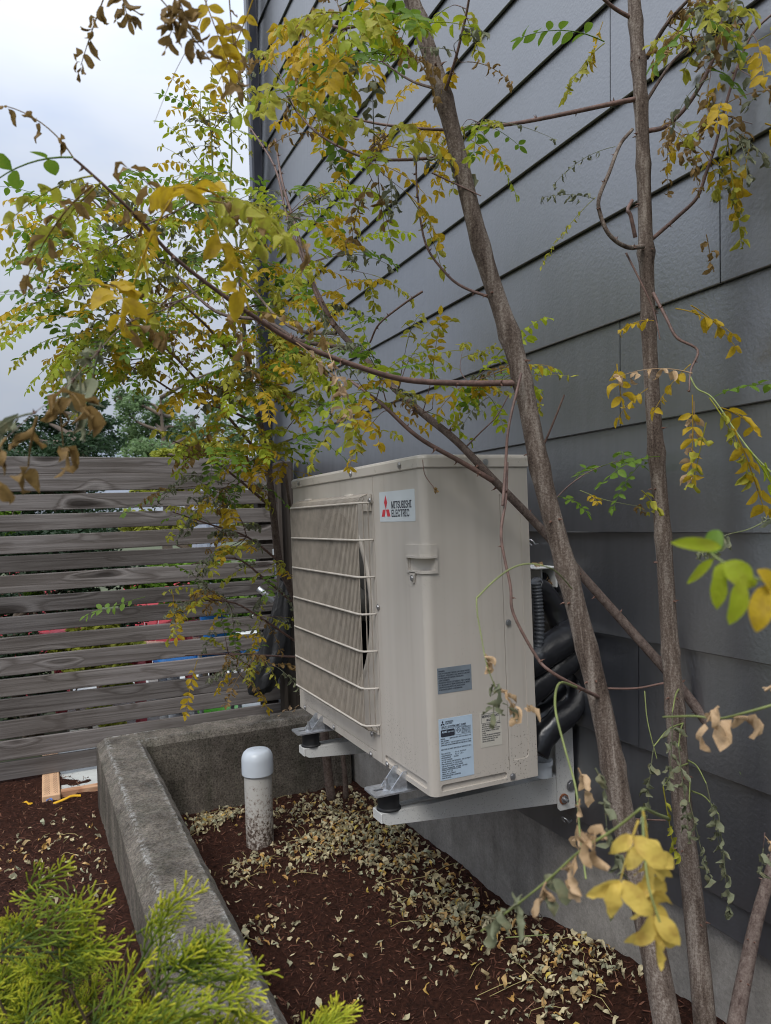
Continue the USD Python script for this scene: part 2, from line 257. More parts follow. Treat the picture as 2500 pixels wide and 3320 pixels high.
# soil and mulch
mat('mulch_soil', {
    'g': ('geometry', {}), 'n': ('noise_texture', {'scale': 70.0, 'detail': 6.0, 'roughness': 0.7}), 'r': ('rgb_ramp', {'ramp': [(0.3, (0.014, 0.007, 0.005)), (0.55, (0.042, 0.017, 0.011)), (0.8, (0.09, 0.036, 0.022))]}),
    'v': ('voronoi_texture', {'scale': 110.0}), 'b': ('bump', {'strength': 1.0, 'distance': 0.012}), 'p': ('principled_bsdf', {'roughness': 0.95, 'specular_ior_level': 0.1})},
    [('g.position', 'n.vector'), ('n.fac', 'r.fac'), ('r.color', 'p.base_color'), ('n.fac', 'b.height'), ('b.normal', 'p.normal')])
mat('mulch_chip', {
    'oi': ('object_info', {}), 'r': ('rgb_ramp', {'ramp': [(0.0, (0.018, 0.008, 0.006)), (0.45, (0.058, 0.023, 0.015)), (0.8, (0.115, 0.046, 0.029)), (0.94, (0.16, 0.075, 0.048)), (1.0, (0.28, 0.16, 0.10))]}), 'p': ('principled_bsdf', {'roughness': 0.9, 'specular_ior_level': 0.2})},
    [('oi.random', 'r.fac'), ('r.color', 'p.base_color')])
paint('earth', (0.06, 0.07, 0.03), 0.95, var=0.4, scale=3)
# bark of the locusts: grey-brown ridges with dark fissures running along the stem
def bark(name, c0, c1, c2, sc=(70.0, 70.0, 9.0), dist=0.004):
    mat(name, {
        'g': ('geometry', {}), 'mp': ('mapping', {'scale': sc}), 'n': ('noise_texture', {'scale': 1.0, 'detail': 6.0, 'roughness': 0.7, 'distortion': 0.4}),
        'n2': ('noise_texture', {'scale': 260.0, 'detail': 3.0, 'roughness': 0.7}), 'a': ('mix_float', {'fac': 0.38}),
        'r': ('rgb_ramp', {'ramp': [(0.36, c0), (0.5, c1), (0.64, c2)]}), 'b': ('bump', {'strength': 1.0, 'distance': dist}), 'p': ('principled_bsdf', {'roughness': 0.85, 'specular_ior_level': 0.2})},
        [('g.position', 'mp.vector'), ('mp.vector', 'n.vector'), ('g.position', 'n2.vector'), ('n.fac', 'a.a'), ('n2.fac', 'a.b'), ('a.result', 'r.fac'), ('r.color', 'p.base_color'), ('a.result', 'b.height'), ('b.normal', 'p.normal')])
bark('bark', (0.030, 0.019, 0.014), (0.115, 0.087, 0.070), (0.27, 0.23, 0.195), sc=(42.0, 42.0, 6.0), dist=0.002)
bark('bark_dark', (0.05, 0.032, 0.027), (0.115, 0.085, 0.072), (0.17, 0.135, 0.115), sc=(90.0, 90.0, 60.0), dist=0.002)
paint('thorn', (0.13, 0.065, 0.045), 0.6)
# leaves: every leaflet is an island of its own and takes its own tone; blotches of brown inside
def leafmat(name, ramp, blot=(0.22, 0.12, 0.04), amount=0.5, trans=0.35, rnd='g.random_per_island'):
    nodes = {
        'g': ('geometry', {}), 'oi': ('object_info', {}), 'r': ('rgb_ramp', {'ramp': ramp}), 'n': ('noise_texture', {'scale': 75.0, 'detail': 4.0, 'roughness': 0.6}),
        'nr': ('map_range', {'from_min': 0.52, 'from_max': 0.66, 'to_min': 0.0, 'to_max': amount, 'clamp': True}), 'mx': ('mix', {'color2': blot}),
        'bn': ('noise_texture', {'scale': 300.0, 'detail': 3.0}), 'b': ('bump', {'strength': 0.5, 'distance': 0.0015}),
        'p': ('principled_bsdf', {'roughness': 0.62, 'specular_ior_level': 0.3}), 't': ('translucent_bsdf', {}), 's': ('mix_closure', {'fac': trans})}
    mat(name, nodes, [(rnd, 'r.fac'), ('g.position', 'n.vector'), ('n.fac', 'nr.value'), ('nr.result', 'mx.fac'), ('r.color', 'mx.color1'), ('mx.color', 'p.base_color'), ('mx.color', 't.color'),
                      ('g.position', 'bn.vector'), ('bn.fac', 'b.height'), ('b.normal', 'p.normal'), ('p.BSDF', 's.closure1'), ('t.BSDF', 's.closure2')], surface='s.closure')
leafmat('leaf_yellow', [(0, (0.50, 0.34, 0.02)), (0.45, (0.58, 0.44, 0.03)), (0.75, (0.46, 0.40, 0.03)), (1, (0.30, 0.33, 0.03))], amount=0.35, trans=0.45)
leafmat('leaf_lime', [(0, (0.30, 0.36, 0.02)), (0.6, (0.37, 0.40, 0.025)), (1, (0.40, 0.36, 0.03))], amount=0.2, trans=0.45)
leafmat('leaf_lemon', [(0, (0.62, 0.46, 0.10)), (0.6, (0.66, 0.52, 0.16)), (1, (0.58, 0.42, 0.05))], amount=0.6, blot=(0.42, 0.25, 0.06), trans=0.3)
leafmat('leaf_olive', [(0, (0.36, 0.35, 0.04)), (0.4, (0.48, 0.40, 0.04)), (0.7, (0.28, 0.30, 0.05)), (1, (0.20, 0.24, 0.05))], amount=0.45, trans=0.42)
leafmat('leaf_green', [(0, (0.12, 0.21, 0.022)), (0.5, (0.20, 0.31, 0.03)), (1, (0.33, 0.38, 0.04))], amount=0.15, blot=(0.3, 0.24, 0.04), trans=0.42)
leafmat('leaf_brown', [(0, (0.24, 0.15, 0.05)), (0.4, (0.33, 0.21, 0.06)), (0.7, (0.19, 0.14, 0.06)), (1, (0.30, 0.24, 0.04))], amount=0.5, blot=(0.12, 0.07, 0.03))
leafmat('leaf_dry', [(0, (0.16, 0.17, 0.10)), (0.5, (0.12, 0.14, 0.085)), (1, (0.22, 0.20, 0.10))], amount=0.35, blot=(0.24, 0.18, 0.09), trans=0.22)
leafmat('leaf_tan', [(0, (0.48, 0.33, 0.19)), (0.5, (0.42, 0.36, 0.18)), (1, (0.52, 0.30, 0.16))], amount=0.3, blot=(0.3, 0.17, 0.08), trans=0.25)
leafmat('litter', [(0, (0.60, 0.52, 0.33)), (0.3, (0.54, 0.47, 0.29)), (0.55, (0.36, 0.37, 0.25)), (0.7, (0.27, 0.22, 0.13)), (0.82, (0.52, 0.38, 0.18)), (0.93, (0.48, 0.26, 0.08)), (1, (0.60, 0.48, 0.11))], amount=0.3, blot=(0.26, 0.19, 0.1), trans=0.15, rnd='oi.random')
# golden threadleaf cypress
mat('cypress', {
    'at': ('attribute', {'attribute': 'tip'}), 'oi': ('object_info', {}), 'mr': ('map_range', {'from_min': 0.0, 'from_max': 1.0, 'to_min': -0.12, 'to_max': 0.12}), 'ad': ('math', {'math_type': 'add'}),
    'r': ('rgb_ramp', {'ramp': [(0.0, (0.07, 0.05, 0.03)), (0.22, (0.05, 0.085, 0.02)), (0.50, (0.14, 0.20, 0.018)), (0.75, (0.33, 0.37, 0.02)), (1.0, (0.62, 0.58, 0.05))]}),
    'p': ('principled_bsdf', {'roughness': 0.6, 'specular_ior_level': 0.3}), 't': ('translucent_bsdf', {}), 's': ('mix_closure', {'fac': 0.25})},
    [('oi.random', 'mr.value'), ('at.fac', 'ad.value1'), ('mr.result', 'ad.value2'), ('ad.value', 'r.fac'), ('r.color', 'p.base_color'), ('r.color', 't.color'), ('p.BSDF', 's.closure1'), ('t.BSDF', 's.closure2')], surface='s.closure')
leafmat('conifer_far', [(0, (0.02, 0.045, 0.015)), (0.6, (0.04, 0.085, 0.022)), (1, (0.08, 0.13, 0.03))], amount=0.0, trans=0.15)
leafmat('tree_far', [(0, (0.13, 0.20, 0.08)), (0.6, (0.22, 0.29, 0.12)), (1, (0.34, 0.36, 0.12))], amount=0.0, trans=0.3)
leafmat('hedge_yellow', [(0, (0.25, 0.27, 0.03)), (0.6, (0.42, 0.36, 0.03)), (1, (0.20, 0.25, 0.04))], amount=0.1, trans=0.3)
leafmat('hedge_dark', [(0, (0.015, 0.035, 0.012)), (0.7, (0.035, 0.07, 0.02)), (1, (0.09, 0.13, 0.02))], amount=0.0, trans=0.15)
leafmat('hedge_lime', [(0, (0.12, 0.22, 0.02)), (0.6, (0.20, 0.32, 0.03)), (1, (0.3, 0.36, 0.04))], amount=0.0, trans=0.3)

# ================================================================ THE SETTING
def sstep(a, b, x): t = np.clip((x - a) / (b - a), 0, 1); return t * t * (3 - 2 * t)
def wall_x(y): return -0.018 * (y - 1.9) / 1.9            # the long leg of the low wall runs a touch askew
WXO, WXI, WY0, WY1, WTOP, CH = -0.615, -0.425, 1.862, 2.035, -0.275, 0.036
def soil_z(x, y):
    x, y = np.asarray(x, float), np.asarray(y, float)
    left = -0.60 + 0.14 * sstep(2.3, 0.5, y) + 0.03 * sstep(-0.62, -1.6, x)
    bed = -0.625 + 0.11 * sstep(0.62, -0.05, y) * sstep(0.05, 0.5, x) + 0.035 * sstep(0.2, -0.8, y)
    z = np.where(x < -0.52, left, bed)
    p = np.stack([x * 6, y * 6, x * 0], -1)
    return z + 0.035 * (meshkit.fbm(p, 4, 3) - 0.5) + 0.010 * (meshkit.noise(p * 7, 5) - 0.5)
def grid_mesh(xs, ys, fz):
    X, Y = np.meshgrid(xs, ys, indexing='ij'); V = np.stack([X.ravel(), Y.ravel(), fz(X, Y).ravel()], 1)
    n, m = len(xs), len(ys); i, j = np.meshgrid(np.arange(n - 1), np.arange(m - 1), indexing='ij'); i, j = i.ravel(), j.ravel()
    return V, np.stack([i * m + j, (i + 1) * m + j, (i + 1) * m + j + 1, i * m + j + 1], 1)
bed = obj('soil', grid_mesh(np.arange(-0.50, 0.62, 0.014), np.arange(-1.9, 1.95, 0.014), soil_z), 'mulch_soil', smooth=True)
tag(bed, 'dark brown mulched soil of the planting bed under the heat pump', 'soil', kind='structure')
bed2 = obj('soil', grid_mesh(np.arange(-3.0, -0.53, 0.018), np.arange(-1.9, 2.95, 0.018), soil_z), 'mulch_soil', smooth=True)
tag(bed2, 'dark brown mulched soil left of the low concrete wall', 'soil', kind='structure')
gx = np.concatenate([-np.geomspace(900, 8, 12), np.linspace(-6, 6, 9), np.geomspace(8, 900, 12)])
g = obj('ground', grid_mesh(gx, gx, lambda X, Y: np.full(X.shape, -0.72)), 'earth', smooth=False)
tag(g, 'grassy earth reaching away behind the fence', 'ground', kind='structure')

# paved yard beyond the fence: big pale slabs with pebble joints
yard = thing('patio', 'pale grey paving slabs with pebble joints beyond the slatted fence', 'patio', (0, 3, -0.62), kind='structure')
obj('joint_bed', boxm((-0.70, 2.46, -0.70), (6, 10.0, -0.600)), 'gravel_joint', yard, smooth=False)
sl = 0
for iy in range(10):
    for ix in range(9):
        x0, y0 = -0.69 + ix * 0.72, 2.50 + iy * 0.72
        obj('slab', rndbox((x0, y0, -0.69), (x0 + 0.62, y0 + 0.64, -0.588 + 0.003 * ((ix * 7 + iy * 3) % 3 - 1)), 0.008), 'paving_slab', yard, smooth=False)

# low L-shaped concrete wall round the bed
def low_wall():
    prof = []                                              # (offset from the outer face, height, chalk)
    zb, zt = -0.80, WTOP; T = WXI - WXO
    for t in np.linspace(0, 1, 9): prof.append((0.0, zb + (zt - CH - zb) * t, 0.0))
    for t in np.linspace(0, 1, 5)[1:]: prof.append((CH * t, zt - CH + CH * t, 0.12 if t < 1 else 1.0))
    prof.append((CH + 0.007, zt, 0.7))
    for t in np.linspace(0, 1, 9)[1:-1]: prof.append((CH + (T - 1.7 * CH) * t, zt, 0.12))
    prof.append((T - 0.7 * CH, zt, 0.75))
    for t in np.linspace(0, 1, 4)[1:]: prof.append((T - 0.7 * CH + 0.7 * CH * t, zt - CH * 0.8 * t, 0.05))
    for t in np.linspace(0, 1, 9)[1:]: prof.append((T, zt - 0.8 * CH + (zb - zt + 0.8 * CH) * t, 0.0))
    prof = [p for q in prof for p in ((q, q) if q[2] >= 0.7 or (q[0] == 0.0 and abs(q[1] - (zt - CH)) < 1e-9) or (abs(q[0] - T) < 1e-9 and abs(q[1] - (zt - 0.8 * CH)) < 1e-9) else (q,))]   # doubled along the arrises to keep them crisp
    prof = np.array(prof)
    ys = np.arange(-2.0, 1.80, 0.016); xs = np.arange(-0.36, 0.53, 0.016)
    V, C = [], []
    for y in ys:
        for o, z, c in prof: V.append((WXO + o + wall_x(y), y, z)); C.append(c)
    for k in range(3):                                     # the mitred corner
        for o, z, c in prof: V.append((WXO + o, WY1 - o, z) if k == 1 else ((WXO + o, min(1.815, WY1 - o), z) if k == 0 else (max(-0.385, WXO + o), WY1 - o, z))); C.append(c)
    for x in xs:
        for o, z, c in prof: V.append((x, WY1 - o, z)); C.append(c * 0.35)
    V, C = np.array(V), np.array(C); n, m = len(V) // len(prof), len(prof)
    nz = meshkit.fbm(V * 14, 4, 11) - 0.5; n2 = meshkit.noise(V * 60, 4) - 0.5
    edge = np.where(np.tile(prof[:, 2] > 0.5, n), 0.006, 0.002)
    V[:, 2] += nz * 0.012 + n2 * edge; V[:, 0] += n2 * edge * 1.4; V[:, 1] += (meshkit.noise(V * 55, 9) - 0.5) * edge
    i, j = np.meshgrid(np.arange(n - 1), np.arange(m - 1), indexing='ij'); i, j = i.ravel(), j.ravel()
    F = np.stack([i * m + j, i * m + j + 1, (i + 1) * m + j + 1, (i + 1) * m + j], 1)
    F = np.vstack([F[:, [0, 2, 1]], F[:, [0, 3, 2]]])
    return (V, F), C
lw, chalk = low_wall()
# keep the faces pointing outward
_tm = trimesh.Trimesh(*lw, process=False)
o = obj('retaining_wall', lw, 'old_concrete', smooth=True, primvar=('chalk', chalk))
tag(o, 'low weathered concrete wall with chamfered top turning the corner of the bed', 'wall')

# ---------------------------------------------------------------- the house
HX = 0.52; Z0, EXP = 0.594, 0.2655
house = thing('house', 'dark grey house wall clad in wide overlapping boards above concrete foundation', 'house', (HX, 0, -0.62))
HYN, HYF = -4.2, 3.02
joints = {-2: [-0.111], -1: [-2.3], 0: [-1.7], 1: [-0.088], 2: [-0.405], 3: [-2.0], 4: [-0.096], 5: [-1.2]}
def siding_board(k, y0, y1):
    zb, zt = Z0 + k * EXP, Z0 + (k + 1) * EXP + 0.03
    if k == -4: zb, zt = Z0 - 4 * EXP + 0.19 + 0.0, Z0 - 3 * EXP + 0.03
    xb, xt, th = HX, HX + 0.0135, 0.0085
    n = max(2, int((y1 - y0) / 0.06)); ys = np.linspace(y0, y1, n)
    V, F = [], []
    for y in ys:
        w = 0.0035 * (meshkit.fbm(np.array([y * 1.6, k * 3.7, 0.5]), 2, 7) - 0.5)
        e = 0.0008 * (meshkit.noise(np.array([y * 9, k * 1.3, 2.5]), 3) - 0.5)
        V += [(xb + th + w, y, zb + e), (xb + w + 0.0012, y, zb + e), (xb + w, y, zb + 0.0018 + e), (xb + w * 0.7 + 0.0067, y, (zb + zt) / 2), (xt, y, zt), (xt + th, y, zt)]
    for i in range(n - 1):
        for j in range(6):
            a, b = i * 6 + j, i * 6 + (j + 1) % 6
            F += [(a, a + 6, b + 6), (a, b + 6, b)]
    for base, flip in ((0, 0), ((n - 1) * 6, 1)):
        for j in range(1, 5): F.append((base, base + j, base + j + 1) if not flip else (base, base + j + 1, base + j))
    return np.array(V), np.array(F)
for k in range(-4, 17):
    cuts = [HYN] + sorted(joints.get(k, [-2.5 + (k * 0.73) % 1.3])) + [HYF]
    if k == -4: cuts = [HYN, HYF]
    for a, b in zip(cuts[:-1], cuts[1:]):
        obj('siding_board', siding_board(k, a + 0.0015, b - 0.0015), 'siding_paint', house, smooth=25)
obj('sheathing', boxm((HX + 0.028, HYN, -0.27), (HX + 0.12, HYF + 0.02, 5.2)), 'sheathing', house, smooth=False)
obj('corner_board', rndbox((HX - 0.012, HYF + 0.002, -0.30), (HX + 0.10, HYF + 0.09, 5.2), 0.003), 'siding_paint', house, smooth=False)
fy = np.arange(HYN, HYF + 0.1, 0.03); fz = np.arange(-0.95, -0.262, 0.03)
V, F = grid_mesh(fy, fz, lambda a, b: a * 0); V = V[:, [2, 0, 1]]
V[:, 0] = HX + 0.022 + 0.006 * (meshkit.fbm(V * 5, 4, 2) - 0.5)
obj('foundation', (V, F[:, ::-1]), 'foundation_concrete', house, smooth=True)
obj('foundation_core', boxm((HX + 0.03, HYN, -1.0), (HX + 0.3, HYF, -0.275)), 'foundation_concrete', house, smooth=False)
dsp = thing('downspout', 'glossy black downspout running up the far corner of the grey house', 'downspout', (HX - 0.05, 2.99, 0))
dp = rpoly(HX - 0.086, 2.93, HX - 0.018, 3.015, 0.014); m_ = extr(dp, 5.8); m_.apply_translation((0, 0, -0.60)); obj('pipe', m_, 'downspout_black', dsp)
for z in (0.9, 2.6, 4.1): obj('strap', rndbox((HX - 0.090, 2.926, z), (HX + 0.0, 3.019, z + 0.03), 0.004), 'downspout_black', dsp)

# ---------------------------------------------------------------- fence
FY = 2.60
fence = thing('fence', 'weathered grey fence of horizontal wooden slats across the back', 'fence', (-0.6, FY, -0.6))
edges = [(1.020, .932), (.929, .842), (.832, .751), (.729, .647), (.629, .541), (.525, .443), (.428, .340), (.325, .243), (.226, .142), (.124, .042), (.025, -.064), (-.078, -.165), (-.180, -.272), (-.281, -.368), (-.381, -.476), (-.487, -.575)]
rf = np.random.default_rng(5)
for i, (zt, zb) in enumerate(edges):
    n = 34; xs = np.linspace(-2.6, 0.40 if i % 3 else 0.385, n); ph, am = rf.uniform(0, 6), rf.uniform(0.001, 0.005)
    V, F = [], []
    for x in xs:
        dz = am * math.sin(x * 2.1 + ph) + 0.0015 * (meshkit.noise(np.array([x * 8, i * 1.7, 0.2]), 1) - 0.5); dy = 0.004 * math.sin(x * 1.3 + ph * 2)
        for (a, b) in ((0, 0), (.003, -.002), (.016, -.002), (.019, 0), (.019, 1), (.016, 1.002), (.003, 1.002), (0, 1)):
            V.append((x, FY + a + dy, (zb + (0.003 if b == 0 else -0.003 if b == 1 else 0) + (zt - zb) * min(max(b, 0), 1)) + dz))
    for q in range(n - 1):
        for j in range(8):
            a, b = q * 8 + j, q * 8 + (j + 1) % 8; F += [(a, b, b + 8), (a, b + 8, a + 8)]
    for base, fl in ((0, 0), ((n - 1) * 8, 1)):
        for j in range(1, 7): F.append((base, base + j + 1, base + j) if not fl else (base, base + j, base + j + 1))
    obj('slat', (np.array(V), np.array(F)), 'fence_wood', fence, smooth=35)
for x, y0 in ((-1.9, 2.624), (0.31, 2.624), (0.42, 2.55)): obj('post', rndbox((x, y0, -0.72), (x + 0.085, y0 + 0.088, 0.99), 0.004), 'post_wood', fence, smooth=False)
obj('end_board', rndbox((0.395, 2.50, -0.70), (0.417, 2.59, 0.98), 0.003), 'post_wood', fence, smooth=False)

# ================================================================ HEAT PUMP
UD, UW, UH = 0.296, 0.98, 0.796
hp = thing('heat_pump', 'beige outdoor heat pump unit with wire fan grille on white wall brackets', 'heat pump', (0.15, 0.49, 0.0))
body_poly = sbox(0.0, 0.0, UD, UW)
_r = 0.020
body_poly = Polygon([(0, UW)] + [(_r - _r * math.cos(a), _r - _r * math.sin(a)) for a in np.linspace(0, PI / 2, 8)] + [(UD, 0), (UD, UW)])
core = man(extr(body_poly, 0.765))
def cutter(m): return man(m)
# fan opening, seams and pressed grooves
FCY, FCZ, FR = 0.608, 0.404, 0.288
cyl = trimesh.creation.cylinder(radius=FR, height=0.40, sections=72); cyl.apply_transform(trimesh.transformations.rotation_matrix(PI / 2, [0, 1, 0])); cyl.apply_translation((0.0, FCY, FCZ))
core = core - man(cyl)
core = core - man(boxm((-0.01, 0.2795, -0.01), (0.003, 0.2822, 0.7625)))
core = core - man(boxm((0.2125, -0.01, 0.03), (0.2143, 0.0025, 0.70)))
def groove_side(x0, z0, x1, z1, r, d):
    p = extr(rpoly(x0, z0, x1, z1, r), d); p.apply_transform(np.array([[1, 0, 0, 0], [0, 0, 1, -0.001], [0, 1, 0, 0], [0, 0, 0, 1.0]])); return man(p)
def groove_front(y0, z0, y1, z1, r, d):
    p = extr(rpoly(y0, z0, y1, z1, r), d); p.apply_transform(np.array([[0, 0, 1, -0.001], [1, 0, 0, 0], [0, 1, 0, 0], [0, 0, 0, 1.0]])); return man(p)
core = core - groove_side(0.024, 0.010, 0.206, 0.026, 0.0075, 0.0065)
core = core - groove_front(0.024, 0.012, 0.262, 0.030, 0.0085, 0.0065)
core = core - groove_side(0.2215, 0.050, 0.272, 0.690, 0.012, 0.0028)
core = core - groove_front(0.318, 0.020, 0.90, 0.024, 0.0019, 0.004)
core = core - man(extr(Polygon([(-0.03, 0.075), (0.002, 0.0745), (0.024, 0.018), (0.0262, 0.001), (0.0262, -0.03), (-0.03, -0.03)]), 0.030)).translate((0, 0, 0.5255))
obj('cabinet', core, 'cabinet', hp, smooth=25)
lay = []
for off, z in ((0.002, 0.7655), (0.004, 0.768), (0.004, 0.789), (0.001, 0.7945), (-0.004, 0.797)):
    b = body_poly.buffer(off, join_style=1, quad_segs=4).simplify(0.0004); c = np.array(b.exterior.coords)[:-1]; lay.append(np.column_stack([c, np.full(len(c), z)]))
lid = trimesh.convex.convex_hull(np.vstack(lay)); obj('lid', lid, 'lid_paint', hp, smooth=25)
# feet-side base pan
obj('base_pan', rndbox((0.045, 0.03, -0.010), (UD - 0.02, UW - 0.03, 0.001), 0.004), 'dark_metal', hp)
# fan housing, bell mouth, blades
fh = MB()
n = 72; a = np.arange(n) * 2 * PI / n
prof = [(0.0, FR + 0.012), (-0.005, FR + 0.008), (-0.005, FR - 0.002), (0.004, FR - 0.012), (0.03, FR - 0.02)]
V = np.vstack([np.column_stack([np.full(n, x), FCY + r * np.cos(a), FCZ + r * np.sin(a)]) for x, r in prof]); F = []
for i in range(len(prof) - 1):
    for j in range(n): F.append((i * n + j, i * n + (j + 1) % n, (i + 1) * n + (j + 1) % n, (i + 1) * n + j))
F = np.array(F); F = np.vstack([F[:, [0, 1, 2]], F[:, [0, 2, 3]]])
obj('bell_mouth', (V, F), 'grille_wire', hp, smooth=True)
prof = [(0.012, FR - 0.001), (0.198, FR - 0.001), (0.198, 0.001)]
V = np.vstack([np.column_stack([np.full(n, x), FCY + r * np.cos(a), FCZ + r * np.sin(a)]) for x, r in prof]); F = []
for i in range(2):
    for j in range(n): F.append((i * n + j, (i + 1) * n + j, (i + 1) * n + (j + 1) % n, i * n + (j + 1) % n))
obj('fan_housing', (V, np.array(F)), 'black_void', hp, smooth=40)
hub = trimesh.creation.revolve(np.array([(0.0, -0.03), (0.055, -0.03), (0.068, -0.018), (0.072, 0.05), (0.0, 0.05)]), sections=32)
hub.apply_transform(trimesh.transformations.rotation_matrix(PI / 2, [0, 1, 0])); hub.apply_translation((0.075, FCY, FCZ)); obj('fan_hub', hub, 'fan_grey', hp)
for k in range(3):
    V = []; nr, na = 8, 12
    for i in range(nr + 1):
        r = 0.066 + (FR - 0.03 - 0.066) * i / nr
        for j in range(na + 1):
            t = j / na; ang = k * 2 * PI / 3 + 0.5 + (-0.72 + 1.50 * t) * (0.55 + 0.45 * (i / nr) ** 0.6) + 0.45 * (i / nr); V.append((0.055 + 0.065 * (t - 0.5) + 0.02 * math.sin(PI * t), FCY + r * math.cos(ang), FCZ + r * math.sin(ang)))
    i, j = np.meshgrid(np.arange(nr), np.arange(na), indexing='ij'); i, j = i.ravel(), j.ravel(); w = na + 1
    obj('fan_blade', (np.array(V), np.stack([i * w + j, i * w + j + 1, (i + 1) * w + j + 1, (i + 1) * w + j], 1)), 'fan_grey', hp, smooth=True)
# wire guard: seven stout horizontal wires, fine upright wires welded behind them
GY0, GYB, GY1, GX = 0.288, 0.306, 0.905, -0.040
for z in np.linspace(0.100, 0.694, 7):
    P = [(-0.001, GY0, z), (-0.012, GY0 + 0.002, z), (GX + 0.006, GYB - 0.006, z), (GX, GYB + 0.01, z), (GX, 0.6, z), (GX, GY1 - 0.02, z), (GX + 0.012, GY1, z), (0.0, GY1 + 0.004, z)]
    obj('horizontal_wire', tube(P, 0.0028, 8), 'grille_wire', hp, smooth=40)
vb = MB()
ys = list(np.arange(GYB + 0.004, GY1 - 0.004, 0.0098)) + [GYB - 0.009, GYB - 0.0155]
for y in ys:
    x = GX + 0.0042 if y > GYB else (GX + 0.015 if y > GYB - 0.012 else GX + 0.028)
    top = [(x, y, 0.694), (x + 0.010, y, 0.709), (-0.002, y, 0.718)] if y > GYB else [(x, y, 0.70), (x + 0.004, y, 0.706)]
    bot = [(-0.002, y, 0.080), (x + 0.010, y, 0.086), (x, y, 0.100)]
    P = bot + [(x, y, z) for z in np.linspace(0.16, 0.64, 4)] + top
    vb.add(*tube(P, 0.0017, 5, caps=False))
obj('upright_wires', vb.mesh(), 'upright_wire', hp, smooth=40, kind='stuff')
for y in (0.42, 0.78): obj('grille_clip', rndbox((-0.010, y, 0.708), (0.004, y + 0.05, 0.722), 0.003), 'grille_wire', hp)
for y0, z0 in ((0.290, 0.672), (0.290, 0.075)):
    obj('grille_bracket', man(extr(Polygon([(y0, z0), (y0 + 0.065, z0), (y0 + 0.065, z0 + 0.010), (y0 + 0.02, z0 + 0.045), (y0, z0 + 0.045)] if z0 > 0.5 else [(y0, z0), (y0 + 0.05, z0), (y0 + 0.05, z0 + 0.014), (y0, z0 + 0.02)]), 0.004)).transform(np.array([[0, 0, 1, -0.0055], [1, 0, 0, 0], [0, 1, 0, 0]], float)), 'grille_wire', hp)
def screw(p, nrm, r=0.0052):
    c = trimesh.creation.cylinder(radius=r, height=0.0045, sections=6); w = trimesh.creation.cylinder(radius=r * 1.45, height=0.0016, sections=18)
    s = trimesh.creation.box((r * 1.5, r * 0.3, 0.0008)); s.apply_translation((0, 0, 0.0024))
    m = trimesh.util.concatenate([c, w, s]); z = unit(nrm); x = unit(np.cross(z, [0.2, 0.9, 0.4])); return frame_to(m, x, np.cross(z, x), z, np.asarray(p) + z * 0.002)
for px, py in ((973, 1567), (1142, 1536), (1301, 1509), (1228, 1968), (991, 2292), (1085, 2357), (1205, 2445), (1258, 2477), (1207, 1622), (1214, 2378)):
    q = on(px, py, 0, 0.0); obj('screw', screw((-0.0045 if py < 1570 else -0.001 if px not in (1207, 1214) else -0.006, q[1], q[2]), (-1, 0, 0)), 'screw_metal', hp)
for px, py in ((1570, 1498), (1647, 2018), (1661, 2516)):
    q = on(px, py, 1, 0.0); obj('screw', screw((q[0], -0.0045 if py < 1570 else 0.0 if py < 2100 else -0.0005, q[2]), (0, -1, 0)), 'screw_metal', hp)
# corner hand hold
prm = [(0.0, 0.0)]
hz0, hz1 = 0.519, 0.586
def ell(d, a0, a1):                                   # footprint of a strip that wraps the rounded corner, proud by d
    out = [(-d, a0)] + [(_r - (_r + d) * math.cos(t), _r - (_r + d) * math.sin(t)) for t in np.linspace(0, PI / 2, 8)] + [(a1, -d)]
    return Polygon(out + [(a1, 0.004)] + [(_r - (_r - 0.004) * math.cos(t), _r - (_r - 0.004) * math.sin(t)) for t in np.linspace(PI / 2, 0, 8)] + [(0.004, a0)])
hm = man(extr(ell(0.0045, 0.088, 0.034), hz1 - hz0)).translate((0, 0, hz0))
mask = m3.Manifold.hull_points(np.array([(u, v, z) for u, v in ((-0.02, 0.10), (-0.02, -0.02), (0.05, -0.02), (0.05, 0.10)) for z in (hz0 + 0.0, hz1)], float))
hm = hm - man(extr(ell(0.02, 0.078, 0.027), 0.032)).translate((0, 0, hz0 + 0.006))
obj('hand_hold', hm, 'cabinet', hp, smooth=25)
obj('hand_hold_lip', man(extr(ell(0.0085, 0.082, 0.030), 0.005)).translate((0, 0, hz0 + 0.036)), 'cabinet', hp, smooth=25)
tabp = extr(Polygon([(0.072, hz0 + 0.002), (0.040, hz0 + 0.002), (0.050, hz0 - 0.024), (0.060, hz0 - 0.024)]), 0.004); tabp.apply_transform(np.array([[0, 0, 1, -0.0045], [1, 0, 0, 0], [0, 1, 0, 0], [0, 0, 0, 1.0]])); obj('hand_hold_tab', tabp, 'cabinet', hp)
obj('screw', screw((-0.0045, 0.055, hz0 - 0.012), (-1, 0, 0)), 'screw_metal', hp)
# stickers. On the front the reading direction is -y, on the side +x
def front_pt(m, y, z, d=0.0): return frame_to(m, (0, -1, 0), (0, 0, 1), (-1, 0, 0), (-d, y, z))
def side_pt(m, x, z, d=0.0): return frame_to(m, (1, 0, 0), (0, 0, 1), (0, -1, 0), (x, -d, z))
def fit_text(t, w, h, bold=False):
    m = meshkit.text_mesh(t, h, 0.0004, bold); e = m.bounds; s = w / max(e[1][0] - e[0][0], 1e-6) if w else 1
    m.apply_translation((-e[0][0], 0, 0)); m.apply_scale((s, 1, 1)); return m
def plate(w, h, t=0.0006, r=0.003): return extr(rpoly(0, 0, w, h, r), t)
st = obj('brand_sticker', front_pt(plate(0.204, 0.077), 0.2395, 0.642, 0.0), 'sticker_white', hp)
em = MB()
def dia(pts): em.tm(front_pt(extr(Polygon(pts), 0.0004), 0.2395, 0.642, 0.0006))
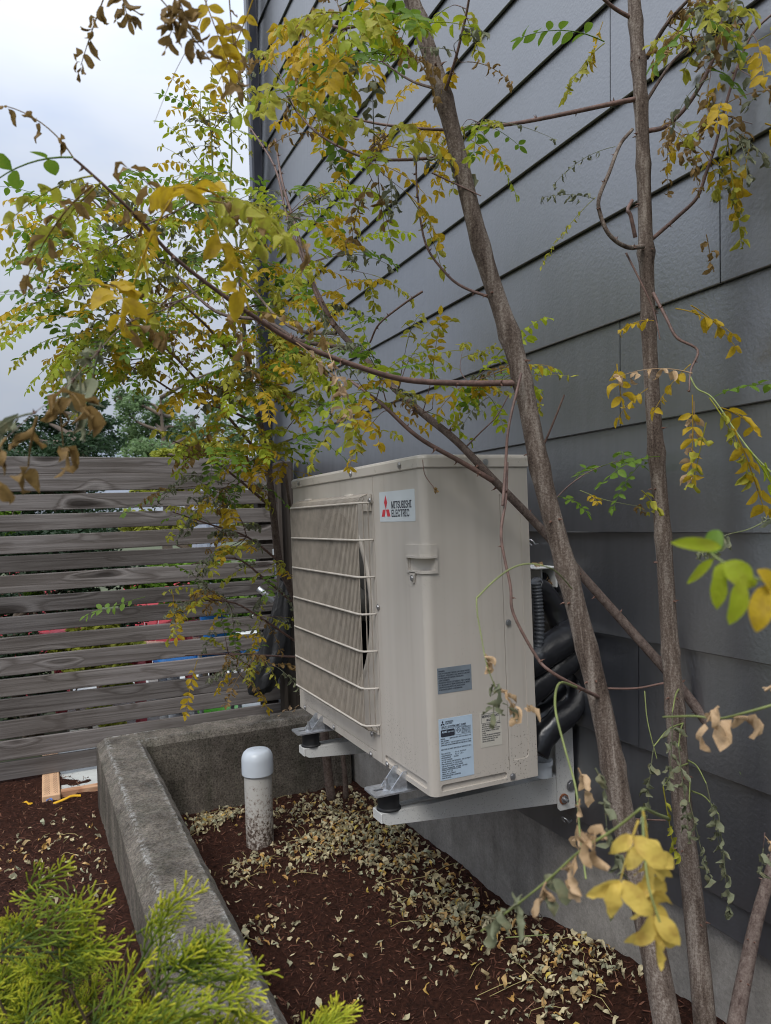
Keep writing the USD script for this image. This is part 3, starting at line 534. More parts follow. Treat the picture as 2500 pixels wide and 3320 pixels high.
cx, cy, u = 0.039, 0.0318, 0.0185
dia([(cx, cy), (cx - 0.0095, cy + u * 0.95), (cx, cy + u * 1.95), (cx + 0.0095, cy + u * 0.95)])
dia([(cx - 0.001, cy - 0.0006), (cx - 0.0185, cy - 0.0006), (cx - 0.0265, cy - u), (cx - 0.0085, cy - u)])
dia([(cx + 0.001, cy - 0.0006), (cx + 0.0185, cy - 0.0006), (cx + 0.0265, cy - u), (cx + 0.0085, cy - u)])
obj('emblem', em.mesh(), 'logo_red', st, smooth=False)
tb = MB(); tb.tm(front_pt(fit_text('MITSUBISHI', 0.113, 0.0172, True), 0.2395 - 0.073, 0.642 + 0.0335, 0.0006)); tb.tm(front_pt(fit_text('ELECTRIC', 0.100, 0.0172, True), 0.2395 - 0.073, 0.642 + 0.0125, 0.0006))
obj('lettering', tb.mesh(), 'ink', st, smooth=False)
ws = obj('warning_sticker', side_pt(plate(0.092, 0.060, r=0.001), 0.0235, 0.2375), 'sticker_silver', hp); tb = MB()
for i, t in enumerate(['WARNING:', 'RISK OF ELECTRIC SHOCK, CAN CAUSE INJURY', 'OR DEATH. DISCONNECT ALL REMOTE ELECTRIC', 'POWER SUPPLIES BEFORE SERVICING.', 'AVERTISSEMENT:', 'RISQUE DE CHOCS ELECTRIQUES, PEUT CAUSER', 'DES BLESSURES ET MEME ENTRAINER LA MORT.', "COUPER LES SOURCES D'ALIMENTATION", 'A DISTANCE AVANT LE DEPANNAGE.']):
    tb.tm(side_pt(fit_text(t, min(0.084, 0.0021 * len(t)), 0.0034), 0.0268, 0.2375 + 0.0505 - i * 0.0054, 0.0006))
obj('lettering', tb.mesh(), 'ink', ws, smooth=False)
ss = obj('rating_sticker', side_pt(plate(0.091, 0.143, r=0.001), 0.0222, 0.036), 'sticker_blue', hp); tb = MB()
def sx(t, x, y, w, h, b=False): tb.tm(side_pt(fit_text(t, w, h, b), 0.0222 + x, 0.036 + y, 0.0006))
for p in ([(0, 0), (-.0022, .0036), (0, .0072), (.0022, .0036)], [(0, 0), (-.0036, 0), (-.0056, -.0038), (-.0018, -.0038)], [(0, 0), (.0036, 0), (.0056, -.0038), (.0018, -.0038)]):
    tb.tm(side_pt(extr(Polygon([(0.0105 + a, 0.1315 + b) for a, b in p]), 0.0004), 0.0222, 0.036, 0.0006))
sx('MITSUBISHI', 0.018, 0.1335, 0.021, 0.0030, True); sx('ELECTRIC', 0.018, 0.1292, 0.018, 0.0030, True)
sx('SPLIT-SYSTEM HEAT PUMP', 0.007, 0.1212, 0.066, 0.0042, True); tb.tm(side_pt(boxm((0.007, 0.1196, 0), (0.073, 0.1200, 0.0004)), 0.0222, 0.036, 0.0006))
tb.tm(side_pt(plate(0.037, 0.0165, 0.0004, 0.003), 0.0222 + 0.005, 0.036 + 0.1005, 0.0006))
for (x0, y0, x1, y1) in ((.0445, .1005, .086, .1009), (.0445, .1178, .086, .1182), (.0445, .1005, .0449, .118), (.0856, .1005, .086, .118)): tb.tm(side_pt(boxm((x0, y0, 0), (x1, y1, 0.0004)), 0.0222, 0.036, 0.0006))
an = trimesh.creation.annulus(0.0046, 0.0056, 0.0004, sections=24); tb.tm(side_pt(an, 0.0222 + 0.0525, 0.036 + 0.111, 0.0008)); sx('ETL', 0.0488, 0.1096, 0.0074, 0.0030, True)
for i, t in enumerate(['CONFORMS TO', 'ANSI/UL STD 1995', 'CERTIFIED TO', 'CAN/CSA STD', 'C22.2 NO. 236']): sx(t, 0.0605, 0.1148 - i * 0.0030, 0.0225, 0.0018)
rows = ['MODEL            SERVICE REF. MXZ-3C30NA2-U1', 'MXZ-3C30NA2', 'UNIT SUPPLY   VOLTS 208/230  PHASE 1  HZ 60', 'APPROVED FOR HACR BREAKERS OR TIME DELAY FUSES', '', 'MAX FUSE 25 AMPS  MIN CIRCUIT AMPACITY 22.1', '', 'FAN MOTOR            F.L.A   OUTPUT', 'COMPRESSOR        R.L.A   L.R.A', 'REFRIGERANT        R410A', 'FACTORY CHARGED', 'IF THE LIQUID LINE EXCEEDS   ADD OZ PER FT', 'PER ADDITIONAL FT LIQUID LINE', 'INSTALLER TO MARK TOTAL CHARGE', 'DESIGN PRESSURES   HI SIDE   LO SIDE', '']
for i, t in enumerate(rows):
    if t: sx(t, 0.0045, 0.0945 - i * 0.0049, min(0.081, 0.0019 * len(t)), 0.0028)
for i, t in enumerate(['SUITABLE FOR OUTDOOR INSTALLATION', 'WEIGHT  137  LBS', 'SERIAL NO.  36U00517', 'MITSUBISHI ELECTRIC CORPORATION', 'MADE IN JAPAN']): sx(t, 0.0045, 0.0222 - i * 0.0046, min(0.05, 0.0018 * len(t)), 0.0026)
obj('lettering', tb.mesh(), 'ink', ss, smooth=False)
wb = MB()
wb.tm(side_pt(fit_text('AHRI', 0.014, 0.0042, True), 0.0222 + 0.0075, 0.036 + 0.1098, 0.0011)); wb.tm(side_pt(fit_text('CERTIFIED', 0.016, 0.0024), 0.0222 + 0.0235, 0.036 + 0.1098, 0.0011))
obj('certified_lettering', wb.mesh(), 'sticker_blue', ss, smooth=False)
rs = obj('refrigerant_sticker', side_pt(plate(0.060, 0.083, r=0.001), 0.1345, 0.0945), 'sticker_beige', hp); tb = MB()
for (x0, y0, x1, y1) in ((.004, .0795, .056, .0800), (.004, .0575, .056, .0580), (.004, .0575, .0045, .08), (.0555, .0575, .056, .08)): tb.tm(side_pt(boxm((x0, y0, 0), (x1, y1, 0.0004)), 0.1345, 0.0945, 0.0006))
def rx(t, x, y, w, h, b=False): tb.tm(side_pt(fit_text(t, w, h, b), 0.1345 + x, 0.0945 + y, 0.0006))
rx('REFRIGERANT', 0.0058, 0.0705, 0.0485, 0.0058, True); rx('R410A', 0.0185, 0.0612, 0.023, 0.0056, True)
for i, t in enumerate(['THIS AIR-CONDITIONER IS CHARGED', 'WITH THE NEW ALTERNATIVE', 'HFC (R410A) REFRIGERANT WHICH', 'IS NOT HARMFUL TO THE OZONE', 'LAYER.', 'AS THE HFC (R410A) REFRIGERANT', 'REQUIRES SPECIAL INSTALLATION', 'WORK, PLEASE REFER TO THE', 'INSTALLATION MANUAL.']): rx(t, 0.0048, 0.0525 - i * 0.0050, min(0.052, 0.00172 * len(t)), 0.0029)
obj('lettering', tb.mesh(), 'ink', rs, smooth=False)
# feet of the unit: galvanised slotted plates with a gusset
for fy in (0.172, 0.775):
    pl = man(extr(rpoly(-0.088, fy - 0.040, 0.06, fy + 0.036, 0.010), 0.004)).translate((0, 0, -0.0275)) - man(extr(rpoly(-0.075, fy - 0.006, -0.040, fy + 0.006, 0.0058), 0.02)).translate((0, 0, -0.035))
    ft = obj('foot', pl, 'galvanised', hp)
    for s in (-0.03, 0.022):
        gs = extr(Polygon([(-0.045, -0.024), (0.004, -0.024), (0.004, 0.020), (-0.006, 0.020)]), 0.004); gs.apply_transform(np.array([[1, 0, 0, 0], [0, 0, 1, fy + s], [0, 1, 0, 0], [0, 0, 0, 1.0]])); obj('gusset', gs, 'galvanised', ft)
    nb = MB(); nb.tm(trimesh.creation.cylinder(radius=0.013, height=0.002, sections=24).apply_translation((-0.040, fy, -0.0225))); nb.tm(trimesh.creation.cylinder(radius=0.0085, height=0.008, sections=6).apply_translation((-0.040, fy, -0.018))); nb.tm(trimesh.creation.cylinder(radius=0.0042, height=0.022, sections=12).apply_translation((-0.040, fy, -0.010)))
    obj('nut', nb.mesh(), 'screw_metal', ft)

# ---------------------------------------------------------------- brackets on the wall
def bracket(y, label):
    b = thing('wall_bracket', label, 'bracket', (HX, y, -0.1), group='white steel wall brackets under the heat pump')
    th = 0.0035
    web = Polygon([(-0.062, -0.076), (0.478, -0.076), (0.478, -0.152), (-0.050, -0.106), (-0.062, -0.098)])
    for s in (-0.026, 0.026 - th):
        w_ = extr(web, th); w_.apply_transform(np.array([[1, 0, 0, 0], [0, 0, 1, y + s], [0, 1, 0, 0], [0, 0, 0, 1.0]])); obj('side_web', w_, 'bracket_white', b, smooth=False)
    fl = man(boxm((-0.064, y - 0.0262, -0.0795), (0.476, y + 0.0262, -0.0755))) - man(extr(rpoly(-0.02, y - 0.006, 0.16, y + 0.006, 0.0058), 0.05)).translate((0, 0, -0.10))
    obj('top_flange', fl, 'bracket_white', b, smooth=False)
    obj('end_lip', rndbox((-0.0665, y - 0.0262, -0.100), (-0.0625, y + 0.0262, -0.0757), 0.001), 'bracket_white', b, smooth=False)
    up = Polygon([(0.460, -0.162), (0.468, -0.170), (0.519, -0.170), (0.519, 0.075), (0.512, 0.078), (0.460, 0.028)])
    for s in (-0.031, 0.0275):
        w_ = extr(up, th); w_.apply_transform(np.array([[1, 0, 0, 0], [0, 0, 1, y + s], [0, 1, 0, 0], [0, 0, 0, 1.0]])); obj('upright', w_, 'bracket_white', b, smooth=False)
    obj('back_plate', rndbox((0.5160, y - 0.0273, -0.169), (0.5192, y + 0.0273, 0.075), 0.001), 'bracket_white', b, smooth=False)
    ru = trimesh.creation.revolve(np.array([(0.0, 0), (0.031, 0), (0.031, 0.004), (0.0275, 0.007), (0.0275, 0.041), (0.029, 0.044), (0.029, 0.0475), (0, 0.0475)]), sections=32); ru.apply_translation((-0.034, y, -0.0752)); obj('rubber_mount', ru, 'rubber', b)
    wsh = trimesh.creation.cylinder(radius=0.0145, height=0.003, sections=24); w2 = frame_to(wsh, (1, 0, 0), (0, 0, 1), (0, -1, 0), (0.480, y - 0.0325, -0.139)); obj('washer', w2, 'rust', b)
    obj('bolt', trimesh.util.concatenate([screw((0.480, y - 0.034, -0.139), (0, -1, 0), 0.0075), frame_to(trimesh.creation.cylinder(radius=0.004, height=0.016, sections=10), (1, 0, 0), (0, 0, 1), (0, -1, 0), (0.480, y - 0.043, -0.139))]), 'screw_metal', b)
    obj('bolt', screw((0.505, y - 0.033, -0.105), (0, -1, 0), 0.0105), 'screw_metal', b)
    obj('plug', frame_to(trimesh.creation.cylinder(radius=0.0085, height=0.0025, sections=20), (1, 0, 0), (0, 0, 1), (0, -1, 0), (0.117, y - 0.0272, -0.106)), 'bracket_white', b)
bracket(0.175, 'nearer white steel wall bracket carrying the heat pump on a black rubber mount')
bracket(0.775, 'farther white steel wall bracket under the fan end of the heat pump')
brl = thing('brace_rail', 'pale steel rail running under the heat pump between its two brackets', 'rail', (0.02, 0.45, -0.09))
obj('rail', rndbox((0.375, 0.205, -0.118), (0.405, 0.745, -0.080), 0.003), 'bracket_white', brl, smooth=False)

# ---------------------------------------------------------------- lines and boxes behind the unit
lines = thing('insulated_pipes', 'shiny black wrapped refrigerant pipes bulging behind the heat pump', 'pipes', (0.40, 0.1, 0.2))
rp = np.random.default_rng(8)
def wrapped(P, r, name='pipe', m='black_wrap', label=None):
    P = catmull(P, 10); ph = rp.uniform(0, 6, 4)
    bf = lambda i, a: 1 + 0.05 * np.sin(2 * a + i * 0.25 + ph[0]) * math.sin(i * 0.3 + ph[1]) + 0.025 * np.sin(5 * a + ph[2] + i * 0.6)
    return obj(name, tube(P, r, 18, bump=bf), m, lines, smooth=True, label=label)
def by(px, py, y): return on(px, py, 1, y)
wrapped([by(1730, 1900, .16), by(1775, 1935, .16), by(1812, 2010, .15), by(1824, 2090, .14), by(1790, 2190, .12), by(1735, 2250, .12)], 0.030)
wrapped([by(1745, 1885, .22), by(1800, 1905, .22), by(1860, 1960, .22), by(1885, 2040, .20), by(1870, 2100, .18)], 0.030)
wrapped([by(1700, 2160, .07), by(1760, 2120, .07), by(1830, 2070, .10), by(1880, 2030, .16)], 0.040)
wrapped([by(1700, 2260, .07), by(1765, 2200, .08), by(1840, 2140, .11), by(1900, 2070, .18)], 0.038)
wrapped([by(1735, 2440, .10), by(1765, 2380, .10), by(1815, 2330, .10), by(1858, 2280, .12), by(1880, 2180, .16)], 0.036)
wrapped([by(1715, 2340, .16), by(1770, 2320, .14), by(1850, 2250, .16)], 0.045)
cd = catmull([by(1738, 1890, .06), by(1745, 1960, .06), by(1749, 2040, .06), by(1742, 2130, .06), by(1728, 2200, .07)], 26)
obj('corrugated_conduit', tube(cd, 0.0125 + 0.0016 * np.sin(np.arange(len(cd)) * 1.6), 14), 'conduit', lines, smooth=True)
drn = thing('drain_socket', 'pale grey perforated drain fitting on the bracket behind the heat pump', 'drain fitting', by(1757, 2480, 0.12))
q = by(1757, 2470, 0.12); dk = man(trimesh.creation.cylinder(radius=0.029, height=0.012, sections=36))
for k in range(9): dk = dk - man(trimesh.creation.cylinder(radius=0.0028, height=0.05, sections=10).apply_translation((0.018 * math.cos(k * 0.7), 0.018 * math.sin(k * 0.7), 0)))
obj('cap', dk.translate(tuple(q)), 'box_grey', drn); obj('collar', trimesh.creation.cylinder(radius=0.026, height=0.03, sections=32).apply_translation(q - np.array([0, 0, 0.022])), 'box_grey', drn)
cov = thing('duct_cover', 'small open white plastic duct cover on the wall behind the heat pump', 'duct cover', by(1770, 1850, 0.2))
q0 = by(1725, 1840, .18); q1 = by(1797, 1842, .18)
obj('top', rndbox((q0[0], .165, q0[2] - .006), (q1[0], .30, q0[2]), 0.002), 'white_plastic', cov, smooth=False)
obj('side', rndbox((q1[0] - 0.006, .166, q0[2] - .060), (q1[0] + 0.0005, .30, q0[2] - 0.0065), 0.002), 'white_plastic', cov, smooth=False)
obj('divider', rndbox((q1[0] - 0.030, .20, q0[2] - .060), (q1[0] - 0.026, .30, q0[2] - 0.0065), 0.001), 'white_plastic', cov, smooth=False)
for px, py, lab in ((1741, 1763, 'small zinc screw eye left in the grey boards above the duct cover'), (1850, 2660, 'small zinc cup hook in the lowest boards beside the near bracket')):
    q = on(px, py, 0, HX - 0.002); h = thing('wall_hook', lab, 'hook', q)
    t = np.linspace(-0.6, 4.2, 16); P = [q + (0.004, 0, 0)] + [q + np.array([-0.016 - 0.009 * math.sin(a * .8), -0.009 * math.cos(a), 0.009 * math.sin(a) + 0.004]) for a in t]
    obj('hook', tube(P, 0.0022, 8), 'screw_metal', h, smooth=True)

# ---------------------------------------------------------------- things by the fence corner
dbx = thing('disconnect_box', 'pale grey electrical box on the house wall beside the fence end', 'electrical box', on(915, 1850, 0, 0.45))
q = on(915, 1850, 0, 0.40); obj('case', rndbox((0.40, 2.60, 0.10), (HX, 2.90, 0.49), 0.006), 'box_grey', dbx, smooth=False); obj('door', rndbox((0.392, 2.612, 0.11), (0.3995, 2.888, 0.455), 0.003), 'box_grey', dbx, smooth=False); obj('hood', rndbox((0.382, 2.594, 0.457), (0.52, 2.906, 0.4945), 0.004), 'box_grey', dbx, smooth=False)
ell_ = thing('conduit_elbow', 'short bright metal conduit slanting from the electrical box to the fence', 'conduit', on(850, 1920, 1, 2.5))
P = [on(838, 1908, 1, 2.52), on(858, 1925, 1, 2.50), on(885, 1948, 1, 2.5)]; obj('tube', tube(catmull(P, 6), 0.016, 14), 'galvanised', ell_, smooth=40)
sheet = thing('black_sheet', 'crumpled black plastic sheet hanging bundled in the fence corner', 'plastic sheet', on(870, 2200, 1, 2.45))
Vs = []; ns = 40; prof_px = [(925, 1880, 20), (915, 1960, 35), (900, 2040, 52), (885, 2120, 62), (862, 2180, 66), (846, 2230, 52), (838, 2252, 22)]
cc = catmull([(x, y, w) for x, y, w in prof_px], 6); rg = []
for i, (px, py, w) in enumerate(cc):
    c = on(px, py, 1, 2.47); r_ = w * 4.0 / FPX * 0.78; a = np.arange(ns) * 2 * PI / ns
    rr = r_ * (1 + 0.16 * np.sin(5 * a + i * 0.10) + 0.09 * np.sin(9 * a - i * 0.17))
    rg.append(np.column_stack([c[0] + rr * np.cos(a), c[1] + rr * 0.55 * np.sin(a), np.full(ns, c[2]) + 0.012 * np.sin(3 * a + i)]))
rg = np.vstack(rg); nr = len(cc); F = np.array([(i * ns + j, i * ns + (j + 1) % ns, (i + 1) * ns + (j + 1) % ns, (i + 1) * ns + j) for i in range(nr - 1) for j in range(ns)])
F = np.vstack([F[:, [0, 1, 2]], F[:, [0, 2, 3]], [[(nr - 1) * ns, (nr - 1) * ns + j, (nr - 1) * ns + j + 1] for j in range(1, ns - 1)]]); obj('sheet', (rg, F), 'black_cloth', sheet, smooth=True)
pv = thing('standpipe', 'white plastic standpipe with smooth cap rising from the mulch, splashed with soil', 'pipe', (-0.053, 1.40, -0.62))
pp = trimesh.creation.revolve(np.array([(0.0, -0.75), (0.0545, -0.75), (0.0545, -0.33), (0.0, -0.33)]), sections=48); pp.apply_translation((-0.053, 1.40, 0)); obj('pipe', pp, 'pvc', pv, smooth=40)
cp = trimesh.creation.revolve(np.array([(0.0545, -0.347), (0.0615, -0.347), (0.0625, -0.345), (0.0625, -0.290), (0.060, -0.275), (0.054, -0.262), (0.045, -0.254), (0.03, -0.250), (0.0, -0.2485)]), sections=48); cp.apply_translation((-0.053, 1.40, 0)); obj('cap', cp, 'pvc_cap', pv, smooth=50)
obj('cap_mark', boxm((-0.066, 1.392, -0.2502), (-0.040, 1.408, -0.2478)), 'pvc_cap', pv, smooth=False)
# fresh timber edging under the fence
tie = thing('timber_tie', 'fresh tan timber tie with punched incisions poking out under the fence', 'timber', (-0.80, 2.6, -0.6))
q = on(165, 2578, 2, -0.575); q0 = on(136, 2578, 2, -0.575); q1 = on(196, 2569, 2, -0.575)
tx0, tx1, ty0 = q0[0], q1[0], q[1]
obj('beam', rndbox((tx0, ty0, -0.66), (tx1, ty0 + 1.1, -0.575), 0.004), 'fresh_tie', tie, smooth=False)
ib = MB()
for row, fx in enumerate((.16, .22, .28, .34, .40, .66, .72, .78, .84)):
    for k in range(34):
        yy = ty0 + 0.02 + k * 0.03 + (row % 2) * 0.015; xx = tx0 + (tx1 - tx0) * fx; ib.tm(boxm((xx - .0012, yy, -.576), (xx + .0012, yy + .012, -.5742)))
obj('incisions', ib.mesh(), 'bark_young', tie, smooth=False, kind='stuff')
ed = obj('edging_plank', rndbox((tx1 + 0.003, ty0 + 0.03, -0.66), (-0.45, ty0 + 0.072, -0.577), 0.003), 'fresh_wood', smooth=False); tag(ed, 'fresh reddish timber edging plank between the tie and the concrete wall', 'timber edging')
pd = obj('threshold_slab', rndbox((tx1 + 0.003, ty0 + 0.075, -0.70), (-0.35, ty0 + 0.80, -0.592), 0.004), 'paving_slab', smooth=False); tag(pd, 'grey concrete slab just behind the fresh timber edging under the fence', 'slab', kind='structure')
for pts, m_, lab in (([(66, 2612), (84, 2606), (92, 2612), (106, 2608)], 'yellow_strap', 'short bright yellow plastic scrap on the mulch left of the timber tie'), ([(172, 2608), (210, 2596), (238, 2586), (262, 2582)], 'yellow_strap', 'long yellow plastic strap lying along the foot of the timber edging'), ([(150, 2597), (160, 2594), (170, 2596)], 'blue_strap', 'small blue plastic scrap in front of the timber tie')):
    P = catmull([on(a, b, 2, -0.598) for a, b in pts], 5); w = np.array([0, 0.006, 0.002]); V = np.vstack([P + w, P - w, P - w + (0, 0, -.003), P + w + (0, 0, -.003)]); nn = len(P); F = []
    for i in range(nn - 1):
        for j in range(4): F.append((j * nn + i, ((j + 1) % 4) * nn + i, ((j + 1) % 4) * nn + i + 1, j * nn + i + 1))
    V[:, 2] += np.tile(np.interp(np.arange(nn), [0, nn / 2, nn], [0.004, 0.012, 0.004]), 4); o = obj('plastic_strap', (V, np.array(F)), m_, smooth=False); tag(o, lab, 'strap')

# ================================================================ LOCUST TREES
rng = np.random.default_rng(21)
_ND = {}
def leaflet(L, W, curl, fold, twist, n=5):
    s = np.linspace(0, 1, n); w = W * np.sin(PI * np.clip(s, 0.02, 0.985) ** 0.85) ** 0.65
    w[0] *= 0.35; w[-1] *= 0.5
    ang = curl * (s - 0.3); dx = np.cos(ang); dz = -np.sin(ang); st = L / (n - 1)
    x = np.concatenate([[0], np.cumsum((dx[1:] + dx[:-1]) / 2 * st)]); z = np.concatenate([[0], np.cumsum((dz[1:] + dz[:-1]) / 2 * st)])
    tw = twist * s; cf, sf = np.cos(fold), np.sin(fold); P = []
    for k, sg in ((0, -1), (1, 0), (2, 1)):
        ly = sg * w * cf; ln = abs(sg) * w * sf; yy = ly * np.cos(tw) - ln * np.sin(tw); nn = ly * np.sin(tw) + ln * np.cos(tw)
        P.append(np.column_stack([x + np.sin(ang) * nn, yy, z + np.cos(ang) * nn]))
    return np.stack(P, 1).reshape(-1, 3)                       # station-major, three across
def leaflet_faces(n):
    if n not in _ND:
        F = []
        for i in range(n - 1):
            for k in range(2):
                a = i * 3 + k; F += [(a, a + 1, a + 4), (a, a + 4, a + 3)]
        _ND[n] = np.array(F)
    return _ND[n]
STATE = {  # dryness, hang, width
    'green': (0.10, 0.15, 0.0), 'yellow': (0.42, 0.55, 0.0), 'olive': (0.62, 0.6, 0.0), 'brown': (0.9, 0.75, 0.0), 'dry': (1.0, 0.8, 0.0), 'tan': (0.85, 0.7, 0.0), 'lime': (0.3, 0.5, 0), 'lemon': (0.35, 0.9, 0)}
def compound_leaf(mb, P, d, up, length, pairs, size, state, r=rng, droop=0.5, n=5, missing=0.06):
    dry, hang, _ = STATE[state]
    d = unit(d); g = np.array([0, 0, -1.0]); K = 9; pts = [np.asarray(P, float)]; cur = d
    wob = r.normal(0, 0.10, 3)
    for i in range(K):
        cur = unit(cur + g * droop * 0.16 + wob * 0.12); pts.append(pts[-1] + cur * length / K)
    pts = np.array(pts); rr = max(0.0006, size * 0.028)
    v, f = tube(pts, np.linspace(rr * 1.3, rr * 0.6, K + 1), 4, caps=False); mb.add(v, f)
    T = np.gradient(pts, axis=0); T /= np.linalg.norm(T, axis=1, keepdims=True)
    side0 = np.cross(T[0], up); side0 = unit(side0) if np.linalg.norm(side0) > 0.05 else unit(np.cross(T[0], [0.6, 0.7, 0.1]))
    ts = np.linspace(0.24, 0.97, pairs)
    for q, t in enumerate(list(ts) + [1.0]):
        i = min(int(t * K), K); f_ = t * K - i; p = pts[i] + (pts[min(i + 1, K)] - pts[i]) * f_; tt = T[i]
        side = unit(side0 - tt * (side0 @ tt)); nu = np.cross(side, tt); nu = nu if nu @ up > 0 else -nu
        for sg in ((-1, 1) if q < pairs else (0,)):
            if r.random() < missing: continue
            h = hang * r.uniform(0.5, 1.5)
            dirv = unit(side * sg + tt * (r.uniform(0.1, 0.45) if sg else 1.0) + g * h + nu * r.normal(0, 0.18) + r.normal(0, 0.10 + 0.28 * dry, 3))
            z = unit(nu + r.normal(0, 0.2 + 0.5 * dry, 3)); y = unit(np.cross(z, dirv)); z = np.cross(dirv, y)
            sc = size * r.uniform(0.75, 1.12) * (1 - 0.25 * abs(t - 0.55))
            dd = min(1.0, max(0, dry + r.normal(0, 0.18)))
            n_ = n if dd < 0.3 else max(n, 6); lf = leaflet(sc * (1 - 0.12 * dd), sc * 0.27 * (1 - 0.35 * dd * r.random()), r.normal(0.15, 0.2) + dd * r.uniform(-0.9, 2.8), r.uniform(0.05, 0.3) + dd * r.uniform(0.1, 1.25), dd * r.normal(0, 1.6), n_)
            if dd > 0.25: lf = lf + (np.stack([meshkit.noise(lf / sc * 4.0 + r.uniform(0, 50, 3)) for _ in range(3)], 1) - 0.5) * sc * 0.34 * dd * np.array([[0.6, 0.9, 1.2]])
            mb.add(p + dirv * sc * 0.05 + lf[:, :1] * dirv + lf[:, 1:2] * y + lf[:, 2:3] * z, leaflet_faces(n_))
def thorn_pairs(mb, pts, rad, every, size, r=rng):
    pts = np.asarray(pts); seg = np.concatenate([[0], np.cumsum(np.linalg.norm(np.diff(pts, axis=0), axis=1))]); s = every * 0.5
    while s < seg[-1]:
        i = min(np.searchsorted(seg, s), len(pts) - 1); p = pts[i]; t = unit(pts[i] - pts[max(i - 1, 0)]); a0 = r.uniform(0, 2 * PI)
        u = unit(np.cross(t, [0.3, 0.5, 0.8])); w = np.cross(t, u); rr = float(np.interp(s, seg, np.broadcast_to(rad, (len(pts),))))
        for da in (-0.45, 0.45):
            e = np.cos(a0 + da) * u + np.sin(a0 + da) * w; L = size * r.uniform(0.7, 1.2)
            q = [p + e * rr * 0.8, p + e * (rr + L * 0.45) - t * L * 0.05, p + e * (rr + L) + t * L * 0.12]
            mb.add(*tube(q, [size * 0.30, size * 0.13, size * 0.015], 5, caps=False))
        s += every * r.uniform(0.7, 1.3)
def px_path(pts, d0, d1=None):
    d1 = d0 if d1 is None else d1; n = len(pts); return np.array([at(q[0], q[1], q[2] if len(q) > 2 else d0 + (d1 - d0) * i / max(n - 1, 1)) for i, q in enumerate(pts)])
def stem(t, name, pts, d0, d1, w0, w1, mat_, k=14, bumps=0.0, thorns=None, mid=None, knots=(), parent=None):
    """pts in picture coordinates with a depth each; w0, w1 the widths there, in the same units, at the two ends"""
    P = catmull(px_path(pts, d0, d1), 8 if k > 8 else 5); dep = (P - CAM) @ FW
    w = np.linspace(w0, w1, len(P)) if mid is None else np.interp(np.linspace(0, 1, len(P)), [0, 0.5, 1], [w0, mid, w1]); R = w * dep / FPX / 2
    for kx, ky, ks in knots:
        K_ = np.argmin(np.abs((P - CAM) @ UP / dep * -FPX + 1660 - ky)); R = R * (1 + ks * np.exp(-((np.arange(len(P)) - K_) / 0.8) ** 2))
    ph = rng.uniform(0, 6, 3)
    bf = (lambda i, a: 1 + bumps * (np.sin(3 * a + ph[0] + i * 0.05) * 0.5 + np.sin(7 * a + ph[1] + i * 0.11) * 0.35)) if bumps else None
    o = obj(name, tube(P, R, k, bump=bf), mat_, t if parent is None else parent, smooth=True)
    if thorns:
        mb = MB(); thorn_pairs(mb, P, R, thorns[0], thorns[1]); obj('thorns', mb.mesh(), 'thorn', o, smooth=False, kind='stuff')
    return P
TREES = {}
class Tree:
    def __init__(s, label, base, group=None):
        s.t = thing('locust_tree', label, 'tree', base); s.n = 0; s.rest = {}
    def leaf(s, P, d, length, pairs, size, state, droop=0.5, n=5, up=None, missing=0.06):
        mb = MB(); compound_leaf(mb, P, d, np.array([0, 0, 1.0]) if up is None else up, length, pairs, size, state, rng, droop, n, missing)
        if s.n < 295: obj('leaf', mb.mesh(), 'leaf_' + state, s.t, smooth=True); s.n += 1
        else: s.rest.setdefault(state, MB()).add(*mb.mesh())
    def finish(s):
        for st_, mb in s.rest.items(): obj('foliage', mb.mesh(), 'leaf_' + st_, s.t, smooth=True, kind='stuff')
def pick(pal):
    ks = list(pal); w = np.array([pal[k] for k in ks], float); return ks[rng.choice(len(ks), p=w / w.sum())]
PAL = {
    'back': dict(yellow=3.4, olive=2.8, green=2.6, lime=2.8, dry=1.1, brown=.5), 'top': dict(yellow=3.4, olive=3.0, brown=1.4, green=1.7, lime=1.8, dry=0.9), 'sky': dict(olive=3.0, green=2.8, yellow=2.0, lime=2.2, dry=1.1, brown=0.4),
    'green': dict(green=1), 'yellow': dict(yellow=1), 'brownish': dict(brown=3, olive=2, yellow=1.6), 'dry': dict(dry=3, olive=1), 'tan': dict(tan=3, dry=1.3), 'greyed': dict(dry=2.5, brown=2.5), 'low': dict(olive=2.4, dry=3.0, green=1.6, yellow=1.8, brown=1.6), 'right': dict(olive=3, dry=2, brown=2.2, yellow=1.6, green=.5)}
